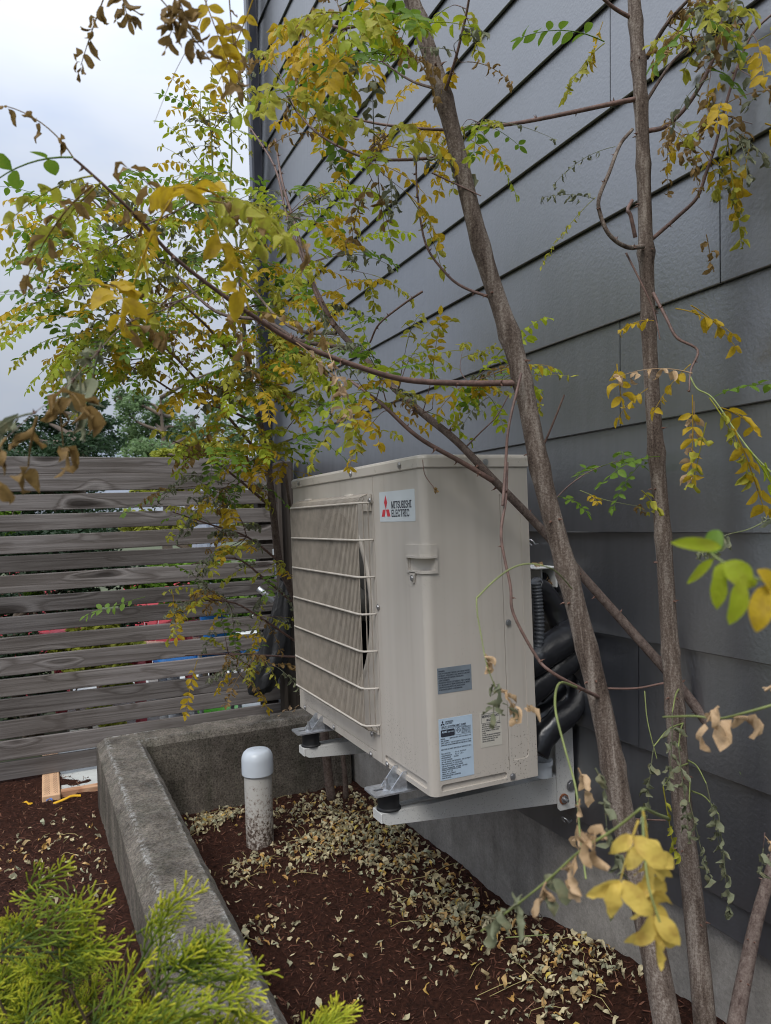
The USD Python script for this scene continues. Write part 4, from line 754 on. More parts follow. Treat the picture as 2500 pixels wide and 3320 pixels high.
def twig(T, pts, d0, d1, pal, every=0.045, size=0.030, length=0.13, pairs=6, w=5.0, m_='bark_young', droop=0.5, leaves=True, tip=True, start=0.15, name='twig', spread=0.9, n=5, thorns=True):
    P = catmull(px_path(pts, d0, d1), 5); dep = (P - CAM) @ FW; R = np.linspace(w, w * 0.35, len(P)) * dep / FPX / 2
    o = obj(name, tube(P, R, 6), m_, T.t, smooth=True)
    if thorns and w >= 5:
        mb = MB(); thorn_pairs(mb, P, R, 0.10, 0.006)
        if mb.n: obj('thorns', mb.mesh(), 'thorn', o, smooth=False, kind='stuff')
    if leaves:
        seg = np.concatenate([[0], np.cumsum(np.linalg.norm(np.diff(P, axis=0), axis=1))]); s = seg[-1] * start; sg = rng.choice([-1, 1])
        while s < seg[-1]:
            i = min(max(np.searchsorted(seg, s), 1), len(P) - 1); t = unit(P[i] - P[i - 1]); lat = unit(np.cross(t, [0, 0, 1.0]) + rng.normal(0, 0.25, 3)) * sg
            T.leaf(P[i], unit(t * rng.uniform(0.3, 0.8) + lat * spread + np.array([0, 0, rng.uniform(-0.15, 0.35)])), length * rng.uniform(0.7, 1.25), max(3, int(pairs + rng.integers(-2, 2))), size * rng.uniform(0.85, 1.2), pick(PAL[pal]), droop * rng.uniform(0.5, 1.6), n)
            sg = -sg; s += every * rng.uniform(0.7, 1.4)
        if tip: T.leaf(P[-1], unit(P[-1] - P[-2]), length, pairs, size, pick(PAL[pal]), droop, n)
    return P
def bough(T, poly, roots, N, d0, d1, pal, lenpx=(90, 230), up=0.0, **kw):
    """N twigs whose far ends lie inside the outline poly, each growing out of the nearest of the roots"""
    pg = Polygon(poly); x0, y0, x1, y1 = pg.bounds; roots = np.array(roots, float); k = 0
    while k < N:
        e = np.array([rng.uniform(x0, x1), rng.uniform(y0, y1)])
        if not pg.contains(Point(*e)): continue
        k += 1; j = np.argmin(np.linalg.norm(roots[:, :2] - e, axis=1) * rng.uniform(0.7, 1.3, len(roots))); b = roots[j]
        v = e - b[:2]; L = np.linalg.norm(v); mx = rng.uniform(*lenpx)
        s_ = e - v / max(L, 1) * min(L, mx) if L > 1 else b[:2]
        db = b[2] if len(b) > 2 else d0; dd = rng.uniform(d0, d1); m_ = (s_ + e) / 2 + rng.normal(0, 9, 2) + np.array([0, up])
        twig(T, [(*s_, db + (dd - db) * 0.4), (*m_, db + (dd - db) * 0.7), (*e, dd)], d0, d1, pal, **kw)

# ---- the thick leaning trunk in front of the unit
TA = Tree('nearest locust with thick leaning thorny trunk crossing in front of the heat pump', at(2150, 3420, 1.45))
stem(TA.t, 'trunk', [(1290, -160, 1.42), (1335, 0, 1.43), (1440, 320, 1.44), (1560, 800, 1.45), (1680, 1180, 1.46), (1760, 1560, 1.47), (1850, 1900, 1.47), (1950, 2300, 1.46), (2020, 2650, 1.45), (2090, 2950, 1.42), (2150, 3250, 1.38), (2190, 3500, 1.34), (2215, 3800, 1.30)], 1.4, 1.4, 47, 98, 'bark', k=28, bumps=0.022, thorns=(0.14, 0.011), mid=65, knots=[(0, 80, .3), (0, 300, .22), (0, 800, .16), (0, 1075, .30), (0, 1240, .18), (0, 1530, .16), (0, 1840, .24), (0, 2120, .12), (0, 2480, .18)])
stem(TA.t, 'branch', [(1692, 1242, 1.46), (1620, 1242, 1.45), (1520, 1243, 1.42), (1320, 1232, 1.36), (1150, 1185, 1.30), (960, 1110, 1.24), (830, 1030, 1.18), (700, 940, 1.12), (560, 830, 1.06), (470, 730, 1.02), (380, 640, 0.98), (270, 540, 0.95), (240, 515, .94)], 1.4, 1, 22, 8, 'bark_young', k=10, thorns=(0.09, 0.008))
stem(TA.t, 'branch', [(1645, 1500, 1.43), (1640, 1620, 1.40), (1625, 1740, 1.38), (1655, 1900, 1.36), (1665, 1990, 1.35), (1740, 2130, 1.34), (1790, 2180, 1.33), (1870, 2225, 1.36), (1945, 2262, 1.45)], 1.4, 1.4, 9, 12, 'bark_young', k=8, thorns=(0.10, 0.007))
stem(TA.t, 'branch', [(1690, 1210, 1.43), (1650, 1380, 1.41), (1640, 1500, 1.41), (1630, 1640, 1.39)], 1.4, 1.4, 9, 10, 'bark_young', k=8)
stem(TA.t, 'twig', [(1600, 968, 1.455), (1500, 930, 1.45), (1440, 880, 1.45), (1380, 790, 1.45), (1355, 640, 1.45), (1350, 520, 1.45), (1362, 440, 1.46)], 1.4, 1.4, 10, 5, 'bark_young', k=7, thorns=(0.06, 0.007))
stem(TA.t, 'twig', [(1400, 560, 1.43), (1560, 635, 1.43)], 1.4, 1.4, 7, 4, 'bark_young', k=6)
stem(TA.t, 'branch', [(1420, 510, 1.44), (1300, 518, 1.46), (1180, 510, 1.48), (1040, 440, 1.50), (960, 360, 1.52)], 1.4, 1.5, 12, 6, 'bark_young', k=8, thorns=(0.08, 0.007))
stem(TA.t, 'branch', [(1440, 310, 1.43), (1480, 180, 1.38), (1515, 30, 1.34), (1530, -80, 1.3)], 1.4, 1.3, 11, 7, 'bark_young', k=8, thorns=(0.08, 0.007))
stem(TA.t, 'branch', [(1420, 290, 1.44), (1330, 260, 1.5), (1240, 200, 1.55)], 1.4, 1.5, 10, 5, 'bark_dark', k=8)
stem(TA.t, 'branch', [(1330, 30, 1.43), (1240, 55, 1.5), (1120, 90, 1.56), (1000, 60, 1.6)], 1.4, 1.6, 16, 7, 'bark_young', k=8, thorns=(0.08, 0.007))
# big soft leaves near the lens along its long left branch
twig(TA, [(470, 730, 1.02), (560, 690, .98), (660, 640, .93), (740, 640, .90)], 1, .9, 'brownish', every=0.06, size=0.040, length=0.12, pairs=5, w=6, start=.3)
for px, py, d, dx, dy, stt, ln, sz, pr in [(240, 515, .94, -.5, .9, 'brown', .11, .040, 3), (235, 510, .92, -1.0, .12, 'green', .13, .045, 3), (300, 570, .95, -.9, .0, 'olive', .12, .042, 4), (330, 590, .95, -1, -.35, 'olive', .17, .040, 6), (300, 600, .92, -.9, -.3, 'brown', .16, .040, 5), (420, 690, .98, .2, -.6, 'olive', .14, .040, 5), (560, 640, .92, -.3, -.5, 'yellow', .16, .048, 4), (640, 640, .9, .5, -.8, 'yellow', .13, .050, 4), (640, 650, .9, .9, .0, 'brown', .15, .040, 6), (800, 1010, 1.1, .9, .1, 'brown', .12, .034, 5), (960, 1110, 1.2, .6, -.4, 'tan', .10, .034, 4),
                                        (1060, 1130, 1.22, .4, -.9, 'tan', .12, .034, 4), (500, 770, 1.02, -.5, .6, 'brown', .10, .036, 4), (720, 960, 1.1, .3, -.8, 'brown', .12, .036, 4)]:
    TA.leaf(at(px, py, d), RT * dx + UP * dy + FW * rng.normal(0, .25), ln, pr, sz * .82, stt, 0.5, 7)
twig(TA, [(620, 960, 1.06), (520, 985, 1.0), (400, 930, .95), (200, 930, .9), (-20, 950, .86)], 1, .9, 'brownish', every=0.10, size=0.034, length=0.07, pairs=3, w=5, start=.25)
twig(TA, [(640, 940, 1.1), (540, 1000, 1.05), (480, 1020, 1.0), (395, 1060, .95), (300, 1160, .85), (200, 1270, .78), (110, 1340, .72), (20, 1420, .68)], 1.1, .7, 'greyed', every=0.085, size=0.036, length=0.05, pairs=2, w=5, start=.35, droop=.9)
for px, py, d in ((330, 1110, .88), (260, 1200, .82), (190, 1290, .77), (120, 1350, .72)): TA.leaf(at(px, py, d), -UP + RT * rng.normal(0, .3), 0.05, 2, 0.042, pick(dict(dry=2, brown=1.6)), 0.6, 7)
twig(TA, [(690, -60, 1.0), (640, 90, 1.0), (560, 250, 1.0), (500, 400, 1.0)], 1, 1, 'brownish', every=0.1, size=0.03, length=0.05, pairs=3, w=3, leaves=False)
# the sprays that hang into the frame from above, between the sky and the trunk
for b, e, d, st_ in [((350, -40), (250, 205), .92, 'brown'), ((470, -60), (760, 250), .86, 'brown'), ((560, -60), (640, 160), .84, 'brown'), ((650, -40), (740, 210), .9, 'yellow'), ((740, -50), (760, 300), .95, 'brown'), ((830, -30), (720, 300), 1.0, 'yellow'), ((600, -50), (560, 130), .85, 'brown'), ((380, -60), (420, 60), .9, 'brown')]:
    B, E_ = at(*b, d), at(*e, d + .03); TA.leaf(B, unit(E_ - B), np.linalg.norm(E_ - B), 6 if st_ == 'brown' else 7, 0.027, st_, 0.10, 7, up=-FW + rng.normal(0, .2, 3))
bough(TA, [(830, 0), (1310, 0), (1400, 330), (1420, 600), (1250, 640), (1050, 480), (850, 430), (790, 200)], [(1240, 200, 1.55), (1040, 440, 1.5), (1180, 510, 1.48), (1000, 60, 1.6), (1120, 90, 1.56), (960, 360, 1.5)], 26, 1.2, 1.75, 'top', every=0.052, size=0.031, length=0.13, pairs=6, w=4, droop=0.7)
bough(TA, [(1400, 0), (1600, 60), (1640, 180), (1560, 260), (1440, 160)], [(1480, 180, 1.38), (1515, 30, 1.34)], 3, 1.3, 1.5, 'top', every=0.06, size=0.024, length=0.11, w=4)
bough(TA, [(1490, 260), (1590, 380), (1650, 470), (1590, 580), (1500, 560), (1460, 350)], [(1450, 330, 1.45), (1560, 400, 1.45)], 5, 1.35, 1.55, 'top', every=0.07, size=0.022, length=0.12, pairs=6, w=3)

# ---- the straight trunk to its right
TB = Tree('upright locust with a straight pale trunk standing by the house wall', at(2280, 3420, 1.55))
stem(TB.t, 'trunk', [(2045, -160, 1.6), (2056, 0, 1.6), (2078, 330, 1.6), (2088, 600, 1.6), (2096, 850, 1.6), (2106, 1120, 1.6), (2125, 1430, 1.6), (2150, 1740, 1.6), (2170, 2060, 1.6), (2185, 2260, 1.59), (2210, 2600, 1.57), (2245, 2900, 1.55), (2280, 3250, 1.52), (2300, 3500, 1.50), (2315, 3800, 1.47)], 1.6, 1.6, 38, 78, 'bark', k=26, bumps=0.02, thorns=(0.13, 0.010), mid=50, knots=[(0, 70, .25), (0, 190, .3), (0, 330, .18), (0, 530, .2), (0, 810, .35), (0, 1040, .22), (0, 1480, .25), (0, 1740, .15), (0, 2110, .15), (0, 2290, .15)])
stem(TB.t, 'branch', [(2085, 800, 1.58), (2030, 800, 1.54), (1975, 760, 1.52), (1945, 690, 1.52), (1943, 640, 1.52), (1975, 560, 1.54), (2010, 470, 1.56), (2050, 420, 1.6)], 1.6, 1.6, 15, 11, 'bark', k=10, thorns=(0.07, 0.007))
stem(TB.t, 'branch', [(2070, 320, 1.6), (1990, 335, 1.58), (1850, 365, 1.56), (1700, 395, 1.54), (1550, 415, 1.53), (1420, 420, 1.53), (1250, 405, 1.55), (1130, 380, 1.58)], 1.6, 1.5, 17, 7, 'bark_young', k=9, thorns=(0.12, 0.008))
stem(TB.t, 'branch', [(2115, 775, 1.6), (2200, 700, 1.57), (2260, 640, 1.55), (2290, 560, 1.54), (2320, 470, 1.53), (2345, 370, 1.52), (2390, 220, 1.5), (2440, 110, 1.48), (2520, 30, 1.46)], 1.6, 1.5, 13, 7, 'bark_young', k=9, thorns=(0.07, 0.007))
stem(TB.t, 'branch', [(2100, 425, 1.6), (2160, 408, 1.57), (2230, 340, 1.55), (2300, 220, 1.53), (2336, 110, 1.51), (2330, -40, 1.5)], 1.6, 1.5, 16, 10, 'bark_young', k=9, thorns=(0.08, 0.007))
stem(TB.t, 'branch', [(2095, 190, 1.6), (2160, 80, 1.55), (2240, -10, 1.5)], 1.6, 1.5, 16, 10, 'bark_dark', k=9)
stem(TB.t, 'branch', [(2050, 60, 1.6), (1990, 25, 1.58), (1940, -20, 1.56)], 1.6, 1.5, 14, 10, 'bark_young', k=8)
stem(TB.t, 'branch', [(2095, 330, 1.62), (2145, 250, 1.62), (2190, 190, 1.62), (2250, 140, 1.62), (2400, 30, 1.6)], 1.6, 1.6, 12, 7, 'bark_dark', k=8)
stem(TB.t, 'branch', [(2060, 770, 1.57), (2045, 700, 1.56), (2035, 680, 1.56), (2050, 650, 1.58)], 1.6, 1.6, 13, 11, 'bark_young', k=8)
stem(TB.t, 'branch', [(2030, 820, 1.56), (2090, 940, 1.55), (2120, 1010, 1.55), (2140, 1100, 1.54)], 1.6, 1.5, 7, 4, 'bark_young', k=7)
stem(TB.t, 'branch', [(2118, 950, 1.58), (2160, 1030, 1.55), (2195, 1095, 1.53), (2262, 1135, 1.52), (2240, 1200, 1.50), (2235, 1270, 1.48)], 1.6, 1.5, 11, 6, 'bark_young', k=8, thorns=(0.08, 0.006))
stem(TB.t, 'twig', [(2235, 1215, 1.5), (2260, 1260, 1.46), (2310, 1290, 1.42), (2380, 1390, 1.36), (2440, 1470, 1.30), (2510, 1540, 1.24)], 1.5, 1.3, 6, 5, 'twig_green', k=7)
stem(TB.t, 'twig', [(2158, 2660, 1.5), (2060, 2655, 1.5), (1960, 2640, 1.5)], 1.5, 1.5, 6, 4, 'bark_young', k=6)
stem(TB.t, 'twig', [(1945, 2232, 1.5), (2060, 2232, 1.52), (2150, 2215, 1.55)], 1.5, 1.55, 7, 7, 'bark_young', k=6)
stem(TB.t, 'twig', [(2090, 2240, 1.5), (2100, 2340, 1.48), (2130, 2460, 1.46)], 1.5, 1.5, 4, 3, 'twig_green', k=6)
bough(TB, [(2130, 0), (2500, 0), (2500, 620), (2400, 600), (2330, 440), (2220, 260), (2130, 130)], [(2300, 220, 1.53), (2345, 370, 1.52), (2390, 220, 1.5), (2250, 140, 1.62), (2160, 80, 1.55), (2440, 110, 1.48)], 19, 1.35, 1.65, 'right', every=0.05, size=0.031, length=0.11, pairs=5, w=4, droop=0.8)
bough(TB, [(2120, 420), (2300, 330), (2330, 520), (2200, 600), (2130, 640)], [(2160, 408, 1.57), (2260, 300, 1.54)], 4, 1.45, 1.6, 'right', every=0.07, size=0.022, length=0.12, pairs=5, w=3, droop=0.9)
for px, py, d, dx, dy, stt, ln, sz, pr in [(1960, 135, 1.56, -1, .25, 'green', .20, .036, 6), (1960, 140, 1.58, -.8, -.6, 'olive', .15, .034, 7), (1955, 70, 1.56, -.3, -.8, 'yellow', .08, .024, 5), (1995, 475, 1.54, -1, -.05, 'dry', .14, .020, 7), (1930, 645, 1.5, -1, .15, 'dry', .12, .022, 7), (1930, 640, 1.5, -.8, -.7, 'olive', .17, .018, 8), (2120, 1040, 1.5, -.8, .1, 'yellow', .07, .026, 4), (2190, 1000, 1.5, .6, -.1, 'yellow', .12, .036, 4), (2240, 990, 1.48, .9, -.3, 'yellow', .13, .034, 5), (2245, 1210, 1.46, -.8, .3, 'tan', .14, .034, 5), (2240, 1180, 1.46, -.6, -.5, 'yellow', .11, .030, 4), (2245, 1280, 1.45, .0, -1, 'yellow', .16, .030, 6), (2250, 1300, 1.44, .2, -.9, 'tan', .15, .030, 5),
                                        (2310, 1290, 1.42, 1, .62, 'green', .14, .028, 6), (2300, 1290, 1.4, .5, -.9, 'olive', .16, .040, 5), (2380, 1390, 1.34, .4, -.8, 'yellow', .15, .044, 5), (2430, 1460, 1.30, .5, -.7, 'lime', .14, .046, 4), (2330, 1320, 1.4, .9, -.1, 'yellow', .09, .040, 3), (2480, 1500, 1.26, .3, -.9, 'lime', .14, .046, 4), (2290, 1370, 1.4, -.1, -1, 'olive', .12, .036, 4), (2100, 1260, 1.55, -.7, -.4, 'yellow', .08, .032, 4), (2000, 1180, 1.5, .0, -.8, 'yellow', .07, .036, 3),
                                        (2140, 1480, 1.57, -1, .05, 'green', .16, .030, 6), (2080, 1500, 1.55, -.6, -.5, 'green', .12, .022, 7), (2080, 1590, 1.5, .9, -.6, 'olive', .05, .03, 3), (2370, 560, 1.45, .2, -.9, 'olive', .13, .036, 6), (2430, 480, 1.45, -.2, -.9, 'yellow', .13, .040, 5), (2480, 400, 1.4, .5, -.2, 'yellow', .08, .040, 3), (2290, 760, 1.5, .2, -.9, 'brown', .06, .030, 3), (2210, 420, 1.5, -.3, -.6, 'yellow', .07, .034, 3)]:
    TB.leaf(at(px, py, d), RT * dx + UP * dy + FW * rng.normal(0, .2), ln, pr, sz, stt, 0.45, 7)
# dried hanging clusters low on this trunk
for px, py, L, stt, d in [(2180, 2310, .13, 'dry', 1.42), (2200, 2420, .16, 'dry', 1.40), (2120, 2420, .14, 'dry', 1.44), (2290, 2540, .17, 'dry', 1.40), (2330, 2640, .18, 'dry', 1.40), (2150, 2550, .12, 'olive', 1.42), (2235, 2600, .14, 'dry', 1.4)]:
    tx_ = 2168 + (py - 2060) * .13; stem(TB.t, 'twig', [(tx_, py - 75, 1.57), ((tx_ + px) / 2, py - 55, 1.48), (px, py, d)], 1.5, 1.4, 6, 4, 'twig_green', k=6)
    TB.leaf(at(px, py, d), -UP + RT * rng.normal(0.1, .15), L, 5, 0.034, stt, 0.3, 7)
bough(TB, [(2300, 2320), (2480, 2440), (2400, 2460)], [(2300, 2330, 1.65), (2420, 2440, 1.65)], 2, 1.6, 1.66, 'green', every=0.05, size=0.02, length=0.09, w=3)
# ---- soft, out-of-focus sprays close to the lens on the right
TE = Tree('young locust shoots with large yellow leaves hanging near the right trunks', at(2560, 3300, 0.95))
stem(TE.t, 'stem', [(2520, 2760, 1.5), (2460, 2960, 1.45), (2420, 3140, 1.42), (2385, 3330, 1.38), (2350, 3600, 1.3)], 1.5, 1.4, 34, 60, 'bark_dark', k=14, bumps=.05, thorns=(0.1, .008))
stem(TE.t, 'stem', [(2520, 2700, 1.55), (2495, 2770, 1.53), (2465, 2790, 1.5)], 1.5, 1.5, 12, 8, 'bark_dark', k=8)
stem(TE.t, 'twig', [(2560, 2270, 0.72), (2420, 2310, 0.74), (2330, 2330, 0.78), (2250, 2322, 0.80), (2150, 2325, .86)], .7, .8, 9, 6, 'twig_green', k=7)
for px, py, dx, dy in ((2330, 2290, -.8, -.6), (2480, 2240, .5, .5), (2440, 2330, -.5, .2)): TE.leaf(at(px, py, .76), RT * dx + UP * dy, 0.02, 1, 0.040, 'tan', 0.4, 7)
stem(TE.t, 'twig', [(2170, 2655, 1.50), (2130, 2640, 1.0), (2092, 2622, .68), (2085, 2650, .62), (2090, 2760, .60), (2105, 2880, .58), (2140, 2990, .57)], .6, .6, 12, 7, 'twig_green', k=7)
TE.leaf(at(2085, 2630, .62), -UP + RT * .18, 0.098, 8, 0.031, 'lemon', 0.15, 9, up=-FW + RT * .1, missing=0)
TE.leaf(at(2070, 2660, .60), -UP * .9 - RT * .35, 0.05, 2, 0.036, 'lemon', 0.3, 9, up=-FW)
stem(TE.t, 'twig', [(2080, 2620, .64), (1990, 2690, .66), (1880, 2760, .68), (1780, 2850, .70), (1680, 2930, .72), (1560, 3020, .74)], .65, .74, 9, 6, 'twig_green', k=7)
for px, py, dx, dy, st_, d in ((1930, 2700, -.1, -1, 'tan', .67), (1885, 2750, .2, .9, 'tan', .68), (1860, 2790, -.2, -.9, 'tan', .68), (1800, 2830, -.5, -.9, 'dry', .70), (1770, 2860, -.5, -1, 'tan', .70), (1690, 2925, -1, -.3, 'dry', .72), (1640, 2950, -1, -.3, 'dry', .73)): TE.leaf(at(px, py, d), RT * dx + UP * dy, 0.015, 1, 0.034, st_, 0.3, 9)
stem(TE.t, 'twig', [(1868, 2228, 1.30), (1815, 2215, 1.12), (1800, 2290, .97), (1830, 2420, .93), (1868, 2560, .90), (1880, 2700, .85), (1900, 2850, .8)], .9, .8, 9, 6, 'twig_green', k=7)
for px, py, st_ in ((1875, 2490, 'tan'), (1880, 2590, 'tan'), (1885, 2690, 'tan'), (1930, 2490, 'dry'), (1960, 2600, 'dry'), (1970, 2690, 'dry'), (1990, 2760, 'dry'), (2000, 2850, 'dry')): TE.leaf(at(px, py, .86), -UP + RT * rng.normal(0.1, .3), 0.028, 1, 0.030, st_, 0.3, 7)
stem(TE.t, 'twig', [(1545, 1940, .94), (1600, 1885, .95), (1660, 1842, .95), (1720, 1828, .96), (1790, 1845, .98), (1830, 1880, 1.15), (1855, 1910, 1.44)], .95, .96, 6, 4, 'twig_green', k=6)
stem(TE.t, 'twig', [(1545, 1940, .94), (1548, 1990, .93), (1560, 2060, .92), (1580, 2160, .9), (1620, 2260, .9)], .95, .9, 5, 3, 'twig_green', k=6)
for px, py, dx, dy, st_ in ((1575, 2120, .2, -1, 'tan'), (1600, 2210, .3, -.9, 'dry'), (1625, 2240, 1, .1, 'tan'), (1630, 2280, .9, -.2, 'dry'), (1665, 2280, .1, -1, 'tan'), (1710, 2285, .1, -1, 'tan'), (1600, 2290, .1, -1, 'dry')): TE.leaf(at(px, py, .9), RT * dx + UP * dy, 0.008, 1, 0.028, st_, 0.2, 7)
stem(TE.t, 'twig', [(2560, 1905, .50), (2450, 1875, .50), (2345, 1822, .51), (2300, 1790, .52)], .5, .5, 9, 6, 'twig_green', k=7)
def lone(T, bx, by_, tx, ty, d, w, state, curl=.5, fold=.35):
    A, Bq = at(bx, by_, d), at(tx, ty, d + rng.normal(0, .006)); L = np.linalg.norm(Bq - A); x = unit(Bq - A); y = unit(np.cross(-FW + RT * rng.normal(0, .4) + UP * rng.normal(0, .3), x)); z = np.cross(x, y)
    lf = leaflet(L * 1.08, L * w, curl, fold, rng.normal(0, .5), 9); lf = lf + (np.stack([meshkit.noise(lf / L * 3.0 + rng.uniform(0, 50, 3)) for _ in range(3)], 1) - .5) * L * .10
    obj('leaf', (A + lf[:, :1] * x + lf[:, 1:2] * y + lf[:, 2:3] * z, leaflet_faces(9)), 'leaf_' + state, T.t, smooth=True)
for q in ((2335, 1778, 2195, 1757, .52, .17, 'lime'), (2300, 1795, 2330, 1722, .53, .36, 'green'), (2312, 1808, 2230, 1888, .52, .14, 'lime'), (2345, 1822, 2322, 1965, .50, .20, 'lime'), (2350, 1822, 2432, 1900, .50, .42, 'lime'), (2402, 1880, 2378, 2012, .49, .26, 'lime'), (2455, 1850, 2512, 1925, .48, .42, 'yellow'), (2480, 1900, 2458, 2040, .48, .28, 'yellow'), (2425, 1880, 2455, 1895, .49, .3, 'lime')): lone(TE, *q)
twig(TE, [(2500, 1680, 1.1), (2430, 1715, 1.1), (2370, 1730, 1.1)], 1.1, 1.1, 'dry', every=0.04, size=0.026, length=0.05, pairs=3, w=4, start=.1, m_='twig_green')
twig(TE, [(2480, 2700, 1.2), (2475, 2750, 1.2)], 1.2, 1.2, 'tan', every=.03, size=.028, length=.03, pairs=2, w=3)
stem(TE.t, 'twig', [(1640, 2780 + 260, 1.1), (1780, 3030, 1.1)], 1.1, 1.1, 3, 3, 'twig_green', k=5)

# ---- the slanting stem behind both trunks
TC = Tree('slender thorny locust stem slanting behind both trunks up across the heat pump lid', at(2720, 2860, 1.62))
stem(TC.t, 'trunk', [(2720, 2860, 1.58), (2500, 2600, 1.62), (2330, 2390, 1.66), (2200, 2220, 1.70), (2060, 2060, 1.74), (1900, 1880, 1.76), (1750, 1710, 1.76), (1600, 1555, 1.72), (1480, 1430, 1.72), (1370, 1340, 1.76), (1290, 1270, 1.80), (1190, 1170, 1.88), (1110, 1085, 1.95), (1060, 1020, 2.0)], 1.6, 2.0, 37, 17, 'bark_dark', k=14, bumps=.03, thorns=(0.085, 0.012), mid=27)
stem(TC.t, 'branch', [(1085, 1060, 1.97), (1035, 960, 2.02), (990, 860, 2.07), (930, 700, 2.14), (890, 540, 2.2), (798, 395, 2.3)], 2, 2.3, 15, 5, 'bark_young', k=8, thorns=(0.08, .008))
stem(TC.t, 'branch', [(1070, 1030, 1.98), (1020, 940, 2.0), (960, 740, 2.06), (915, 590, 2.1), (892, 450, 2.15)], 2, 2.2, 15, 6, 'bark_young', k=8, thorns=(0.08, .008))
stem(TC.t, 'branch', [(1600, 1560, 1.70), (1500, 1500, 1.68), (1360, 1420, 1.66), (1260, 1330, 1.66), (1220, 1295, 1.68), (1130, 1230, 1.75)], 1.7, 1.75, 18, 9, 'bark_young', k=9, thorns=(0.07, .010))
stem(TC.t, 'branch', [(1130, 1130, 1.95), (1060, 1120, 1.96), (960, 1100, 1.98), (860, 1040, 2.02), (700, 1010, 2.1), (560, 880, 2.2), (420, 760, 2.3), (290, 640, 2.35)], 2, 2.3, 16, 6, 'bark_dark', k=8, thorns=(0.1, .008))
stem(TC.t, 'branch', [(1090, 1080, 1.96), (980, 1075, 2.05), (900, 1030, 2.12), (830, 950, 2.2), (780, 900, 2.25)], 2, 2.2, 12, 7, 'bark', k=8)
stem(TC.t, 'branch', [(1370, 945, 1.75), (1310, 985, 1.78), (1230, 1050, 1.8), (1200, 1110, 1.86)], 1.75, 1.86, 8, 6, 'bark_young', k=7, thorns=(.06, .006))
stem(TC.t, 'twig', [(1500, 1460, 1.72), (1560, 1400, 1.70), (1610, 1350, 1.70), (1650, 1280, 1.70)], 1.7, 1.7, 6, 4, 'bark_young', k=6)
stem(TC.t, 'twig', [(1760, 1450, 1.7), (1790, 1380, 1.68), (1830, 1280, 1.66)], 1.7, 1.66, 8, 6, 'bark_young', k=6)
stem(TC.t, 'twig', [(1370, 1490, 1.6), (1378, 1540, 1.6), (1410, 1585, 1.6)], 1.6, 1.6, 3, 3, 'bark_young', k=5)
TC.leaf(at(1405, 1580, 1.6), RT * .9 - UP * .4, .006, 1, .02, 'brown', .3)
twig(TC, [(1780, 1640, 1.7), (1850, 1570, 1.7), (1930, 1520, 1.7), (2020, 1490, 1.72)], 1.7, 1.7, 'green', every=.06, size=.022, length=.10, pairs=6, w=5, start=.1)
twig(TC, [(1880, 1590, 1.7), (1960, 1620, 1.69), (2060, 1640, 1.68)], 1.7, 1.7, 'brownish', every=.09, size=.018, length=.03, pairs=2, w=3, start=.1, m_='twig_green')
bough(TC, [(1230, 1080), (1480, 1130), (1660, 1130), (1880, 1180), (1720, 1270), (1500, 1300), (1320, 1370), (1130, 1420), (1060, 1350), (1110, 1200)], [(1290, 1270, 1.75), (1370, 1340, 1.72), (1220, 1295, 1.68), (1520, 1243, 1.6), (1260, 1330, 1.66)], 20, 1.5, 1.85, 'back', every=0.05, size=0.027, length=0.12, pairs=6, w=4)
bough(TC, [(860, 560), (1100, 450), (1180, 640), (1220, 880), (1330, 930), (1250, 1130), (1080, 1160), (930, 1000)], [(990, 860, 2.05), (930, 700, 2.1), (1035, 960, 2.0), (1110, 1085, 1.95), (1200, 1110, 1.86)], 15, 1.75, 2.25, 'back', every=0.055, size=0.030, length=0.13, pairs=7, w=4)

# ---- the leafy sapling at the fence corner
TD = Tree('leafy yellowing locust sapling filling the corner between fence and house', (-0.02, 1.70, -0.62))
stem(TD.t, 'trunk', [(1075, 2590, 3.20), (1058, 2450, 3.18), (1040, 2250, 3.12), (985, 2010, 3.0), (930, 1880, 2.95), (905, 1820, 2.92), (885, 1650, 2.9), (868, 1500, 2.88), (845, 1380, 2.85), (815, 1250, 2.82), (795, 1120, 2.8), (785, 980, 2.8), (770, 860, 2.8)], 3.2, 2.8, 30, 10, 'bark_dark', k=12, bumps=.03, thorns=(.12, .008), mid=24)
stem(TD.t, 'trunk', [(1122, 2585, 3.2), (1115, 2480, 3.18), (1090, 2300, 3.15), (1010, 2000, 3.05), (950, 1700, 2.95), (920, 1500, 2.9)], 3.2, 2.9, 18, 9, 'bark_dark', k=10, bumps=.03)
for pts in ([(748, 640), (752, 480), (745, 360), (752, 250)], [(700, 720), (690, 560), (685, 430), (670, 330)]):
    stem(TD.t, 'branch', [(785, 1000, 2.8), (775, 850, 2.8)] + [(x, y, 2.8) for x, y in pts], 2.8, 2.8, 9, 3, 'twig_green', k=6)
